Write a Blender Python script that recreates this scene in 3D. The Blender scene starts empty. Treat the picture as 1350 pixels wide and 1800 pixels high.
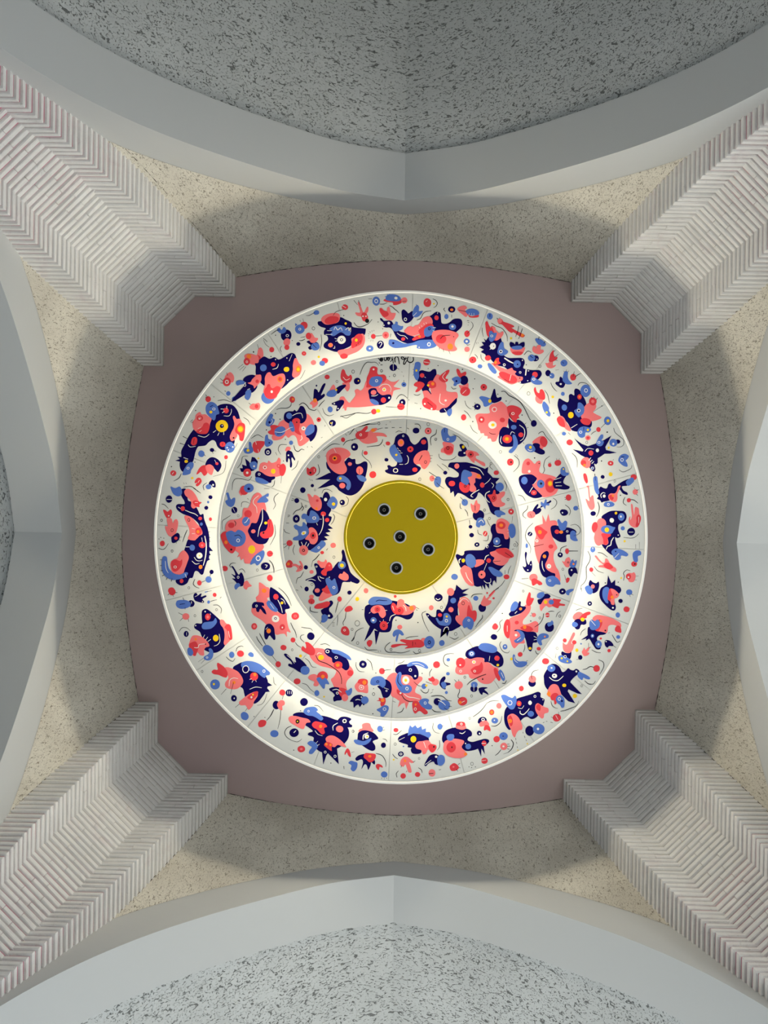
import bpy, bmesh, math, random
from mathutils import Vector, Matrix
random.seed(7)
S = bpy.context.scene
COL = S.collection
PI = math.pi

# ------------------------------------------------------------------ scale
# Plan units: one unit is 1/1350 of the clear height between the camera and the ceiling.
U = 6.2/1350.0
ZC = 1.55                      # eye height of the photographer's phone above the floor
ROT = math.radians(0.9)        # the phone was held 0.9 degrees off the room's axes
CX, CY = 702.0, 945.5          # zenith in the 1350x1800 photograph

# ------------------------------------------------------------------ camera
cam = bpy.data.cameras.new('camera')
cam.sensor_fit = 'HORIZONTAL'; cam.sensor_width = 36.0; cam.lens = 36.0
cam.shift_x = (675-CX)/1350.0; cam.shift_y = (CY-900)/1350.0
cam.clip_start = 0.05; cam.clip_end = 300
camo = bpy.data.objects.new('camera', cam); COL.objects.link(camo)
camo.location = (0, 0, ZC); camo.rotation_euler = (PI, 0, -ROT)
S.camera = camo

# ------------------------------------------------------------------ sky, sun, exposure
w = bpy.data.worlds.new('world'); S.world = w; w.use_nodes = True
bgn = w.node_tree.nodes['Background']
bgn.inputs[0].default_value = (0.60, 0.79, 1.0, 1); bgn.inputs[1].default_value = 1.15
sun = bpy.data.lights.new('sun', 'SUN'); sun.energy = 9.5; sun.angle = math.radians(2); sun.color = (1, 0.94, 0.84)
suno = bpy.data.objects.new('sun', sun); COL.objects.link(suno)
suno.rotation_euler = Vector((-0.6, -0.2, -1.0)).to_track_quat('-Z', 'Y').to_euler()
suno.location = (20, 14, 26)
LED = 33.0                     # emission of the cove strips
S.view_settings.view_transform = 'Standard'
S.view_settings.look = 'None'
S.view_settings.exposure = 0.38
S.view_settings.gamma = 1.0
S.view_settings.use_curve_mapping = False

# ------------------------------------------------------------------ helpers
def P(x, y, z): return Vector((x*U, y*U, ZC+z*U))
def link(o, parent=None):
    COL.objects.link(o)
    if parent is not None: o.parent = parent
    return o
def obj(name, verts, faces, m, parent=None, smooth=False, normals=True):
    me = bpy.data.meshes.new(name); me.from_pydata([tuple(v) for v in verts], [], faces)
    if normals:
        bm = bmesh.new(); bm.from_mesh(me); bmesh.ops.recalc_face_normals(bm, faces=bm.faces); bm.to_mesh(me); bm.free()
    for mm in (m if isinstance(m, list) else [m]): me.materials.append(mm)
    if smooth: me.polygons.foreach_set('use_smooth', [True]*len(me.polygons))
    return link(bpy.data.objects.new(name, me), parent)
def empty(name, loc):
    o = bpy.data.objects.new(name, None); o.location = loc; o.empty_display_size = .2
    return link(o)
def tag(o, label=None, cat=None, group=None, kind=None):
    if label: o['label'] = label
    if cat: o['category'] = cat
    if group: o['group'] = group
    if kind: o['kind'] = kind
    return o
def struct(o, label=None):
    o['kind'] = 'structure'
    if label: o['label'] = label
    return o
def interp(tab, t):
    tab = sorted(tab)
    if t <= tab[0][0]: return tab[0][1]
    for (a, b), (c, d) in zip(tab, tab[1:]):
        if t <= c: return b+(d-b)*(t-a)/(c-a)
    return tab[-1][1]
def smooth_tab(pts, n=10):                         # Catmull-Rom through the points
    out = []
    for i in range(len(pts)-1):
        p0 = pts[max(i-1, 0)]; p1 = pts[i]; p2 = pts[i+1]; p3 = pts[min(i+2, len(pts)-1)]
        if i == 0: p0 = (2*p1[0]-p2[0], 2*p1[1]-p2[1])
        for k in range(n):
            t = k/n; r = []
            for c in range(2):
                r.append(.5*((2*p1[c])+(-p0[c]+p2[c])*t+(2*p0[c]-5*p1[c]+4*p2[c]-p3[c])*t*t+(-p0[c]+3*p1[c]-3*p2[c]+p3[c])*t**3))
            out.append(tuple(r))
    out.append(pts[-1]); return out
def side(k, x, d):                                 # plan point on side k: x along the wall, d outwards
    a, b = x, -d
    for _ in range(k): a, b = -b, a
    return a, b
SIDES = ['north', 'east', 'south', 'west']
def box(x0, x1, y0, y1, z0, z1):
    v = [P(x, y, z) for z in (z0, z1) for y in (y0, y1) for x in (x0, x1)]
    return v, [(0, 1, 3, 2), (4, 6, 7, 5), (0, 4, 5, 1), (2, 3, 7, 6), (0, 2, 6, 4), (1, 5, 7, 3)]

# ------------------------------------------------------------------ materials
def mat(name, col, rough=.8, spec=.3):
    m = bpy.data.materials.new(name); m.use_nodes = True
    b = m.node_tree.nodes['Principled BSDF']
    b.inputs['Base Color'].default_value = (*col, 1); b.inputs['Roughness'].default_value = rough
    b.inputs['Specular IOR Level'].default_value = spec
    return m
def nodes(m): return m.node_tree.nodes, m.node_tree.links, m.node_tree.nodes['Principled BSDF']
def coord(m, scale=(1, 1, 1), rot=(0, 0, 0), kind='Object'):
    n, l, b = nodes(m)
    tc = n.new('ShaderNodeTexCoord'); mp = n.new('ShaderNodeMapping')
    mp.inputs['Scale'].default_value = scale; mp.inputs['Rotation'].default_value = rot
    l.new(tc.outputs[kind], mp.inputs[0]); return mp.outputs[0]
def noise(m, vec, scale, detail=3, rough=.5, dist=0):
    n, l, b = nodes(m); t = n.new('ShaderNodeTexNoise')
    t.inputs['Scale'].default_value = scale; t.inputs['Detail'].default_value = detail
    t.inputs['Roughness'].default_value = rough; t.inputs['Distortion'].default_value = dist
    l.new(vec, t.inputs['Vector']); return t.outputs['Fac']
def ramp(m, fac, lo, hi, a=0., b_=1.):
    n, l, b = nodes(m); r = n.new('ShaderNodeMapRange')
    r.inputs[1].default_value = lo; r.inputs[2].default_value = hi; r.inputs[3].default_value = a; r.inputs[4].default_value = b_
    l.new(fac, r.inputs[0]); return r.outputs[0]
def mix(m, fac, c1, c2):
    n, l, b = nodes(m); x = n.new('ShaderNodeMix'); x.data_type = 'RGBA'
    if isinstance(fac, float): x.inputs[0].default_value = fac
    else: l.new(fac, x.inputs[0])
    for i, c in ((6, c1), (7, c2)):
        if isinstance(c, tuple): x.inputs[i].default_value = (*c, 1)
        else: l.new(c, x.inputs[i])
    return x.outputs[2]
def math_(m, op, a, b_):
    n, l, b = nodes(m); x = n.new('ShaderNodeMath'); x.operation = op
    for i, v in ((0, a), (1, b_)):
        if isinstance(v, (int, float)): x.inputs[i].default_value = v
        else: l.new(v, x.inputs[i])
    return x.outputs[0]
def bump(m, h, strength=.5, dist=.01):
    n, l, b = nodes(m); x = n.new('ShaderNodeBump')
    x.inputs['Strength'].default_value = strength; x.inputs['Distance'].default_value = dist
    l.new(h, x.inputs['Height']); l.new(x.outputs[0], b.inputs['Normal'])
def base(m, c): nodes(m)[1].new(c, nodes(m)[2].inputs['Base Color'])

def plaster(name, c1, c2, mark, scale, dens, stretch, bstr=.6):
    m = mat(name, c1, .92, .15)
    v = coord(m, stretch); v0 = coord(m)
    big = noise(m, v0, 1.6, 4, .6)
    gr = noise(m, v0, 60, 3, .6)
    s = noise(m, v, scale, 2.0, .55, 1.3)                # short combed strokes
    s2 = noise(m, v, scale*2.3, 1.0, .5, .8)
    st = ramp(m, s, dens, dens+.035); st2 = ramp(m, s2, dens+.045, dens+.075)
    k = math_(m, 'MAXIMUM', st, math_(m, 'MULTIPLY', st2, .8))
    c = mix(m, ramp(m, big, .38, .62), c1, c2)
    c = mix(m, ramp(m, gr, .3, .75, 0, .25), c, tuple(x*.8 for x in c1))
    base(m, mix(m, math_(m, 'MULTIPLY', k, .85), c, mark))
    h = math_(m, 'SUBTRACT', math_(m, 'MULTIPLY', gr, .25), k)
    h = math_(m, 'ADD', h, math_(m, 'MULTIPLY', noise(m, v0, 14, 3), .8))
    bump(m, h, bstr, .006)
    return m
M = {}
M['plaster_x'] = plaster('rough_plaster_x', (.59, .555, .475), (.75, .715, .62), (.25, .22, .17), 80, .605, (1, 1, .42))
M['vault_ns'] = plaster('combed_plaster_ns', (.56, .58, .57), (.62, .64, .63), (.11, .115, .11), 19, .605, (.8, 2.5, 2.5), 1.0)
M['vault_ew'] = plaster('combed_plaster_ew', (.56, .58, .57), (.62, .64, .63), (.11, .115, .11), 19, .605, (2.5, .8, 2.5), 1.0)
m = M['white'] = mat('smooth_white_paint', (.575, .59, .585), .7, .25)
bump(m, noise(m, coord(m), 3, 3), .08, .01)
m = M['pink'] = mat('mauve_ceiling_paint', (.50, .395, .385), .75, .2)
vv = coord(m); base(m, mix(m, ramp(m, noise(m, vv, .9, 2), .3, .7), (.49, .38, .375), (.53, .42, .40))); bump(m, noise(m, vv, 40, 2), .06, .004)
m = M['brick'] = mat('white_painted_brick', (.66, .65, .63), .85, .2)
gp = nodes(m)[0].new('ShaderNodeNewGeometry').outputs['Position']
c = mix(m, ramp(m, noise(m, gp, 3.5, 4, .6), .35, .7), (.78, .77, .75), (.86, .85, .83))
base(m, mix(m, math_(m, 'MULTIPLY', ramp(m, noise(m, gp, 7, 3, .6, .6), .56, .72), .4), c, (.70, .60, .61)))
bump(m, math_(m, 'ADD', noise(m, gp, 30, 4, .65), math_(m, 'MULTIPLY', ramp(m, noise(m, gp, 45, 2, .5, 1.), .64, .68), -.7)), .7, .006)
m = M['mortar'] = mat('pink_washed_mortar', (.5, .42, .42), .95, .1)
vv = coord(m); g = noise(m, vv, 6, 3, .6, .5)
n_, l_, b_ = nodes(m); sep = n_.new('ShaderNodeSeparateXYZ'); tc = n_.new('ShaderNodeTexCoord'); l_.new(tc.outputs['Object'], sep.inputs[0])
low = ramp(m, sep.outputs[2], ZC+1110*U, ZC+930*U)        # the pink wash was only brushed into the lower joints
base(m, mix(m, math_(m, 'MULTIPLY', ramp(m, g, .33, .52), low), (.52, .50, .475), (.66, .24, .32)))
M['panel'] = mat('white_panel', (.555, .57, .555), .6, .2)
M['rim'] = mat('white_rim', (.80, .80, .78), .45, .35)
m = M['yellow'] = mat('mustard_paint', (.60, .43, .008), .7, .12)
M['black'] = mat('black_baffle', (.012, .013, .014), .45, .4)
M['lens'] = mat('dark_glass_lens', (.03, .032, .036), .15, .6)
M['grey_trim'] = mat('pale_grey_metal', (.62, .62, .58), .4, .4)
M['crack'] = mat('dark_crack', (.06, .045, .04), 1, 0)
M['floor'] = mat('terrazzo_floor', (.22, .21, .20), .5, .3)
vv = coord(M['floor']); base(M['floor'], mix(M['floor'], ramp(M['floor'], noise(M['floor'], vv, 50, 2), .45, .55), (.20, .195, .185), (.26, .25, .24)))
M['ground'] = mat('pale_paving', (.50, .52, .53), .9, .1)
vv = coord(M['ground']); base(M['ground'], mix(M['ground'], ramp(M['ground'], noise(M['ground'], vv, .8, 4), .35, .65), (.50, .505, .50), (.57, .575, .57)))
m = M['led'] = mat('warm_led_strip', (1, 1, 1)); b = nodes(m)[2]
b.inputs['Emission Color'].default_value = (1.0, .90, .70, 1); b.inputs['Emission Strength'].default_value = LED
PAINT = {'N': (.004, .002, .066), 'B': (.075, .15, .47), 'P': (.74, .16, .17), 'R': (.60, .045, .06),
         'Y': (.72, .48, .015), 'O': (.80, .20, .03), 'W': (.68, .68, .66), 'K': (.012, .012, .016)}
PNAME = {'N': 'navy', 'B': 'blue', 'P': 'salmon', 'R': 'coral_red', 'Y': 'yellow', 'O': 'orange', 'W': 'white', 'K': 'black'}
PM = {k: mat(PNAME[k]+'_mural_paint', c, .85, .05) for k, c in PAINT.items()}

# ------------------------------------------------------------------ the room's curves (plan units)
H = 1350.0; D = 538.6; DB = 614.0; DE = 1180.0; FLOOR = -ZC/U; JAMB = 494.0
INT = smooth_tab([(0, 1226), (94, 1196), (170, 1152), (247, 1099), (318, 1042), (375, 982), (420, 918), (454, 850), (476, 780), (490, 690), (JAMB, 600)], 6)+[(JAMB, FLOOR)]
EXT = smooth_tab([(0, 1280), (80, 1262), (149, 1238), (243, 1189), (320, 1137), (374, 1092), (412, 1050), (440, 1008), (470, 950), (500, 870), (520, 780), (532, 690), (538, 600)], 6)+[(538, FLOOR)]
def zext(x): return interp(EXT, abs(x))
def yceil(x): return 488.0-34.0*min(1.6, abs(x)/294.0)**1.7

TV = [(1350, 418), (1180.7, 461.8), (1046.9, 494.8), (904.5, 517.2), (823, 530), (700, 536), (FLOOR, 536)]
TA = [(1350, 294), (1180.7, 355), (1046.9, 401), (904.5, 447.6), (823, 474), (700, 500), (FLOOR, 500)]
TI = [(1350, 364), (1180.7, 408.5), (1046.9, 440), (904.5, 476), (823, 499), (700, 515), (FLOOR, 515)]

# ------------------------------------------------------------------ ceiling, floor, outside
struct(obj('ceiling', *box(-560, 560, -560, 560, H, H+14), M['pink']), 'flat mauve ceiling behind the painted rings')
struct(obj('floor', *box(-DE, DE, -DE, DE, FLOOR-40, FLOOR), M['floor']), 'pale terrazzo floor under the vault')
struct(obj('ceiling_roof', *box(-DE, DE, -DE, DE, H+14, H+60), M['white']), 'roof slab over the crossing')  # unseen slab added overhead so sky light cannot leak in
struct(obj('ground', *box(-9000, 9000, -9000, 9000, FLOOR-80, FLOOR-40), M['ground']), 'pale paving around the building')
for k in range(4):
    sx, sy = [(-1, -1), (1, -1), (1, 1), (-1, 1)][k]
    v, f = box(min(sx*545, sx*DE), max(sx*545, sx*DE), min(sy*545, sy*DE), max(sy*545, sy*DE), FLOOR, H+14)
    struct(obj('wall_corner_%d' % (k+1), v, f, M['white']), 'solid masonry corner between two bays')  # unseen blocks added behind the piers to stop outside light leaking through

# ------------------------------------------------------------------ four sides: plaster cove, white arch, vault beyond
for k in range(4):
    # curved rough plaster between the arch and the ceiling
    NX, NT = 96, 14; vs, fs = [], []
    for i in range(NX+1):
        x = -445+890.0*i/NX; ze = min(zext(x), H-20)
        for j in range(NT+1):
            t = j/NT; yc = yceil(x)
            d = D-(D-yc)*t**1.08 + 1.1*math.sin(x*.045+k*2+t*5)*math.sin(t*PI)
            vs.append(P(*side(k, x, d), ze-1+(H+1-ze)*t))
    for i in range(NX):
        for j in range(NT):
            a = i*(NT+1)+j; fs.append((a, a+1, a+NT+2, a+NT+1))
    wl = struct(obj('wall_'+SIDES[k], vs, fs, M['plaster_x'], smooth=True), ['rough plaster cove above the dim upper arch', 'rough plaster cove beside the bright right arch', 'rough plaster cove above the pale lower arch', 'rough plaster cove beside the blue-grey left arch'][k])
    # hairline crack where the cove meets the ceiling
    vs, fs = [], []; n = 130; rr = random.Random(k)
    for i in range(n+1):
        x = -292+584.0*i/n; y = yceil(x)-.4; rad = max(.04, .30+rr.uniform(-.5, .35)); zz = H-.6+rr.uniform(-.3, .3)
        for a in range(4):
            vs.append(P(*side(k, x, y+rad*math.cos(a*PI/2)), zz+rad*math.sin(a*PI/2)))
    for i in range(n):
        for a in range(4): fs.append((i*4+a, i*4+(a+1) % 4, i*4+4+(a+1) % 4, i*4+4+a))
    obj('crack', vs, fs, M['crack'], wl)
    # cracks where the cove meets the white arch and the brick piers
    def crackline(pts, r0, amp, seed):
        vs, fs = [], []; q = random.Random(seed)
        for (x, d, z) in pts:
            rad = max(.03, r0+q.uniform(-amp, amp)); dz = q.uniform(-.3, .3)
            for a in range(4): vs.append(P(*side(k, x, d+rad*math.cos(a*PI/2)), z+dz+rad*math.sin(a*PI/2)))
        for i in range(len(pts)-1):
            for a in range(4): fs.append((i*4+a, i*4+(a+1) % 4, i*4+4+(a+1) % 4, i*4+4+a))
        obj('crack', vs, fs, M['crack'], wl)
    crackline([(x, D-.1, zext(x)) for x in [-400+800*i/160 for i in range(161)]], .05, .32, 20+k)
    for sg in (-1, 1):
        pts = []
        for i in range(90):
            z = H-2-3.6*i; x = interp(TA, z); ze = zext(x)
            if z < ze: break
            t = (z-ze+1)/(H+1-ze); pts.append((sg*x, D-(D-yceil(x))*t**1.08-.2, z))
        crackline(pts, .25, .75, 40+k+sg)
    # the smooth white arch ring: front face, soffit, back face
    vs, fs = [], []
    def half(c, n):
        L = [0]
        for a, b in zip(c[:-1], c[1:-1]): L.append(L[-1]+math.hypot(a[0]-b[0], a[1]-b[1]))
        out = []
        for i in range(n):
            s = L[-1]*i/(n-1)
            out.append((interp(list(zip(L, [p[0] for p in c[:-1]])), s), interp(list(zip(L, [p[1] for p in c[:-1]])), s)))
        return out+[c[-1]]
    hi = half(INT, 60); he = half(EXT, 60)
    full = lambda h: [(-x, z) for x, z in h[:0:-1]]+h
    FI, FE = full(hi), full(he); n = len(FI)
    for (x, z), (x2, z2) in zip(FI, FE):
        vs += [P(*side(k, x2, D+.3), z2), P(*side(k, x, D), z), P(*side(k, x, DB), z), P(*side(k, x2, DB), z2+30)]
    for i in range(n-1):
        for a in range(3): fs.append((i*4+a, i*4+a+1, i*4+5+a, i*4+4+a))
    tr = struct(obj('trim_%d' % (k+1), vs, fs, M['white']), ['smooth white pointed arch at the top, dim grey underside', 'smooth white pointed arch at the right, brightly lit underside', 'smooth white pointed arch at the bottom, pale cool underside', 'smooth white pointed arch at the left, blue-grey underside'][k])
    bm = bmesh.new(); bm.from_mesh(tr.data)
    for e in bm.edges:
        if len(e.link_faces) == 2 and e.calc_face_angle() > .18: e.smooth = False
    for f in bm.faces: f.smooth = True
    bm.to_mesh(tr.data); bm.free()
    # combed plaster barrel vault of the bay beyond
    vs, fs = [], []; ds = [DB-6+(DE-DB+6)*j/8 for j in range(9)]
    for x, z in FI:
        for d in ds: vs.append(P(*side(k, x*1.008, d), z+5))
    for i in range(n-1):
        for j in range(8): a = i*9+j; fs.append((a, a+1, a+10, a+9))
    va = struct(obj('vault_'+SIDES[k], vs, fs, M['vault_ns'] if k % 2 == 0 else M['vault_ew']), ['combed grey plaster vault beyond the upper arch', 'combed plaster vault beyond the right arch', 'combed pale plaster vault beyond the lower arch', 'combed plaster vault beyond the left arch'][k])
    bm = bmesh.new(); bm.from_mesh(va.data)
    for e in bm.edges:
        if len(e.link_faces) == 2 and e.calc_face_angle() > .18: e.smooth = False
    for f in bm.faces: f.smooth = True
    bm.to_mesh(va.data); bm.free()

# added unseen walls dim three bays through openings of different size; the right one opens wide to the daylight
for k, o0, o1, top in ((0, 140, 290, -20), (3, -420, 420, 420), (2, -545, 300, 1400)):
    vs, fs = [], []
    for (x0, x1, z0, z1) in ((-545, o0, FLOOR, H+14), (o1, 545, FLOOR, H+14), (o0, o1, top, H+14)):
        if x1-x0 < 1: continue
        n0 = len(vs)
        for d in (DE-60, DE-20):
            for z in (z0, z1):
                for x in (x0, x1): vs.append(P(*side(k, x, d), z))
        fs += [tuple(n0+i for i in f) for f in ((0, 1, 3, 2), (4, 6, 7, 5), (0, 4, 5, 1), (2, 3, 7, 6), (0, 2, 6, 4), (1, 5, 7, 3))]
    struct(obj('wall_end_'+SIDES[k], vs, fs, M['white']), 'white end wall of the bay with a doorway')

# ------------------------------------------------------------------ four corbelled brick piers
PITCH = 8.9; NC = 62
def brick_mesh(i):                                        # chamfered, slightly crooked unit brick
    bm = bmesh.new(); bmesh.ops.create_cube(bm, size=1.0)
    bmesh.ops.bevel(bm, geom=list(bm.edges), offset=.09, segments=1, affect='EDGES')
    for v in bm.verts:
        for c, kk in ((0, .12), (1, .3)):
            x = v.co[c]; v.co[c] = math.copysign(.5-(.5-abs(x))*kk, x)
    r = random.Random(100+i)
    for v in bm.verts: v.co += Vector((r.uniform(-.003, .003), r.uniform(-.012, .012), r.uniform(-.06, .06)))
    me = bpy.data.meshes.new('brick'); bm.to_mesh(me); bm.free(); me.materials.append(M['brick']); return me
BR = [brick_mesh(i) for i in range(10)]
PL = ['painted brick pier in the top left corner, pink lower joints', 'painted brick pier in the top right corner, brightly lit steps', 'painted brick pier in the bottom right corner', 'painted brick pier in the bottom left corner, stair-like lower courses']
for k in range(4):
    sx, sy = [(-1, -1), (1, -1), (1, 1), (-1, 1)][k]
    base_p = P(sx*520, sy*520, FLOOR)
    root = tag(empty('brick_pier', base_p), PL[k], 'pier', 'brick piers in the four corners')
    rr = random.Random(50+k)
    drift = [(14., -6.), (0., 0.), (-4., 0.), (0., 0.)][k]      # the old masonry is a little out of square
    def PP(x, y, z):
        t = max(0., min(1.3, (H-z)/446.0)); return P(sx*(x+drift[0]*t), sy*(y+drift[1]*t), z)
    # mortar core, a little behind the brick faces, running down to the floor
    zs = [H]+[H-PITCH*4*i for i in range(1, 17)]+[760, 640, 500, 200, FLOOR]
    vs, fs = [], []
    for z in zs:
        v, a, i1 = interp(TV, z), interp(TA, z), interp(TI, z); e = .9+1.5*max(0., min(1., (H-z)/400.0))
        pr = [(a+e, v+75), (a+e, v+e), (i1+.6*e, v+e), (v+e, i1+.6*e), (v+e, a+e), (v+75, a+e)]
        for (x, y) in pr: vs.append(PP(x, y, z)-base_p)
    for i in range(len(zs)-1):
        for j in range(5): fs.append((i*6+j, i*6+j+1, i*6+7+j, i*6+6+j))
    co = obj('mortar', vs, fs, M['mortar'], root)
    def brick(x0, x1, y0, y1, z, rot=0, c=None, L=None, dep=None):
        o = bpy.data.objects.new('brick', rr.choice(BR)); LOW.append(o) if low_course else COL.objects.link(o)
        if not low_course: o.parent = root
        u = max(0., min(1., (H-(z+60))/360.0)); h = PITCH*(.91-.14*u+rr.uniform(-.04, .04))
        if rot == 0:
            o.location = PP((x0+x1)/2, (y0+y1)/2, z)-base_p
            o.scale = ((x1-x0)*U, (y1-y0)*U, h*U)
        else:
            o.location = PP(c[0], c[1], z)-base_p
            o.scale = (L*U, dep*U, h*U); o.rotation_euler = (0, 0, rot)
        o.rotation_euler.x += rr.uniform(-.004, .004); o.rotation_euler.y += rr.uniform(-.006, .006)
    LOW = []
    for c in range(int((H-FLOOR)/PITCH)):
        low_course = c >= NC
        z = H-PITCH*(c+.5); v, a, i1 = interp(TV, z), interp(TA, z), interp(TI, z); jt = rr.uniform(-.5, .5)
        wide = i1-a
        for s in (0, 1):
            def R(x0, x1, y0, y1): brick(*((x0, x1, y0, y1) if s == 0 else (y0, y1, x0, x1)), z)
            o1 = rr.uniform(-.35, .35)
            if wide > 50 and c % 2 == s:
                R(a+o1, a+wide*.52, v+o1, v+62); R(a+wide*.52+.25, i1+10, v+rr.uniform(-.3, .3), v+40)
            else:
                R(a+o1, i1+10, v+o1, v+62)
        # splayed face between the two arrises: two bricks, joints staggered
        p, q = Vector((i1, v)), Vector((v, i1)); Ld = (q-p).length; nrm = Vector((1, 1)).normalized(); dr = (q-p).normalized()
        cut = Ld*(.36 if c % 2 else .64)+rr.uniform(-5, 5); dep = 34
        for (s0, s1) in ((-6, cut-.12), (cut+.12, Ld+6)):
            mid = p+dr*((s0+s1)/2)+nrm*(dep/2+rr.uniform(-.4, .4))
            ang = math.atan2(sy*dr.y, sx*dr.x)
            brick(0, 0, 0, 0, z, ang if abs(ang) > 1e-6 else 1e-5, mid, s1-s0, dep)
    # the courses below the photograph's frame, joined
    vs, fs = [], []
    for o in LOW:
        mx = Matrix.LocRotScale(o.location, o.rotation_euler, o.scale); n0 = len(vs)
        vs += [mx @ v.co for v in o.data.vertices]; fs += [tuple(n0+i for i in p.vertices) for p in o.data.polygons]
        bpy.data.objects.remove(o)
    lo = obj('lower_courses', vs, fs, M['brick'], root); lo['kind'] = 'stuff'

# ------------------------------------------------------------------ painted ceiling rings
RC = (3.0, -1.0)                                          # the rings' common centre, in photograph pixels off the zenith
def px2(px, py, z):                                       # where a mark of the mural sits on a ring at height z
    dx, dy = px-CX, py-CY; c, s = math.cos(ROT), math.sin(ROT)
    return (dx*c+dy*s)*z/1350.0, (-dx*s+dy*c)*z/1350.0
C0 = px2(704.5, 944.3, 1110)
TH = 4.0
def ring_v(r, z, n, c=C0, a0=0., a1=2*PI): return [P(c[0]+r*math.cos(a0+(a1-a0)*i/n), c[1]+r*math.sin(a0+(a1-a0)*i/n), z) for i in range(n+1 if abs(a1-a0) < 6.28 else n)]
def lathe(name, prof, m, parent, off, n=160, smooth=True, closed=True, c=C0):
    vs, fs = [], []
    for r, z in prof: vs += [v-off for v in ring_v(r, z, n, c)]
    k = len(prof); rng = range(k) if closed else range(k-1)
    for j in rng:
        j2 = (j+1) % k
        for i in range(n): fs.append((j*n+i, j*n+(i+1) % n, j2*n+(i+1) % n, j2*n+i))
    o = obj(name, vs, fs, m, parent)
    if smooth:
        bm = bmesh.new(); bm.from_mesh(o.data)
        for e in bm.edges:
            if len(e.link_faces) == 2 and e.calc_face_angle() > .5: e.smooth = False
        for f in bm.faces: f.smooth = True
        bm.to_mesh(o.data); bm.free()
    return o
TIERS = [  # outer px radius, inner px radius, height, panels, above
    dict(R=434.0, ri=300.0, z=1160.0, n=20, up=H, label='outermost white painted ceiling ring with sea-creature figures'),
    dict(R=323.0, ri=190.0, z=1118.0, n=10, up=1160.0+TH, label='middle white painted ceiling ring carrying the signature'),
    dict(R=213.0, ri=80.0, z=1076.0, n=5, up=1118.0+TH, label='innermost white painted ceiling ring around the yellow disc')]
ZD = 1034.0
roots = []
for ti, T in enumerate(TIERS):
    z = T['z']; Rw = T['R']*z/1350.0; ri = T['ri']*z/1350.0
    off = P(C0[0], C0[1], z)
    root = tag(empty('painted_ceiling_ring', off), T['label'], 'ceiling panel', 'three stepped painted rings'); roots.append((root, off))
    a_first = math.radians(-88)
    for i in range(T['n']):
        st = 2*PI/T['n']; a0 = a_first+i*st; g = .45
        nn = max(8, 160//T['n'])
        ro = Rw-4.2; vs = []
        for zz in (z, z+TH):
            for r in (ri, ro):
                vs += [v-off for v in ring_v(r, zz, nn, C0, a0+g/r/2, a0+st-g/r/2)]
        m1 = nn+1; fs = []
        for j in range(nn):
            fs += [(j, j+1, m1+j+1, m1+j), (2*m1+j, 3*m1+j, 3*m1+j+1, 2*m1+j+1), (j, 2*m1+j, 2*m1+j+1, j+1), (m1+j, m1+j+1, 3*m1+j+1, 3*m1+j)]
        fs += [(0, m1, 3*m1, 2*m1), (nn, 2*m1+nn, 3*m1+nn, m1+nn)]
        obj('panel', vs, fs, M['panel'], root)
    lathe('backing', [(ri, z+TH+.05), (Rw-1, z+TH+.05), (Rw-1, z+TH+1.5), (ri, z+TH+1.5)], M['panel'], root, off)
    lathe('rim', [(Rw-3.9, z+TH), (Rw-3.9, z-.2), (Rw-3.2, z-1.2), (Rw-.5, z-1.2), (Rw, z-.5), (Rw, z+TH)], M['rim'], root, off, 240)
    lathe('drum', [(Rw-30, z+TH+1.4), (Rw-30, T['up'])], M['panel'], root, off, closed=False)
    if ti > 0:
        zl = z+TH+1.5; rl = Rw-6.5
        lathe('led_channel', [(rl-1.5, zl+.5), (rl-.1, zl+.5), (rl-.1, zl+7.5), (rl-1.5, zl+7.5)], M['rim'], root, off)
        lathe('led_strip', [(rl, zl+1), (rl, zl+7)], M['led'], root, off, closed=False)
# the yellow disc, with six round holes for the lamps
DZ = ZD; Rd = 100.5*DZ/1350.0; offd = P(C0[0], C0[1], DZ)
disc = tag(empty('yellow_ceiling_disc', offd), 'round mustard yellow ceiling disc holding six downlights', 'ceiling panel')
LAMPS = [(675.2, 896, 'round downlight at the upper left of the yellow disc'), (739.4, 903, 'round downlight at the upper right of the yellow disc'),
         (703, 943.5, 'round downlight at the centre of the yellow disc'), (649.3, 955, 'round downlight at the left edge of the yellow disc'),
         (752.9, 966, 'round downlight at the right of the yellow disc'), (696.8, 998.3, 'round downlight at the bottom of the yellow disc')]
cu = bpy.data.curves.new('plate', 'CURVE'); cu.dimensions = '2D'; cu.fill_mode = 'BOTH'; cu.extrude = 1.6*U
def circ(cx, cy, r, n):
    sp = cu.splines.new('POLY'); sp.points.add(n-1); sp.use_cyclic_u = True
    for i in range(n): sp.points[i].co = ((cx+r*math.cos(2*PI*i/n))*U, (cy+r*math.sin(2*PI*i/n))*U, 0, 1)
circ(0, 0, Rd-3.4, 128)
lr = 9.6*DZ/1350.0
for (px, py, _) in LAMPS:
    x, y = px2(px, py, DZ); circ(x-C0[0], y-C0[1], lr, 32)
tmp = bpy.data.objects.new('tmp', cu); COL.objects.link(tmp)
me = bpy.data.meshes.new_from_object(tmp.evaluated_get(bpy.context.evaluated_depsgraph_get())); bpy.data.objects.remove(tmp)
me.materials.clear(); me.materials.append(M['yellow'])
pl = link(bpy.data.objects.new('plate', me), disc); pl.location = (0, 0, 1.6*U)
lathe('rim', [(Rd-3.1, DZ+6), (Rd-3.1, DZ+.2), (Rd-2.4, DZ-.6), (Rd-.6, DZ-.6), (Rd, DZ), (Rd, DZ+6)], M['yellow'], disc, offd, 160)
lathe('drum', [(Rd-14, DZ+3.2), (Rd-14, 1076+TH)], M['panel'], disc, offd, closed=False)
zl = DZ+3.4; rl = Rd-5.5
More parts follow.
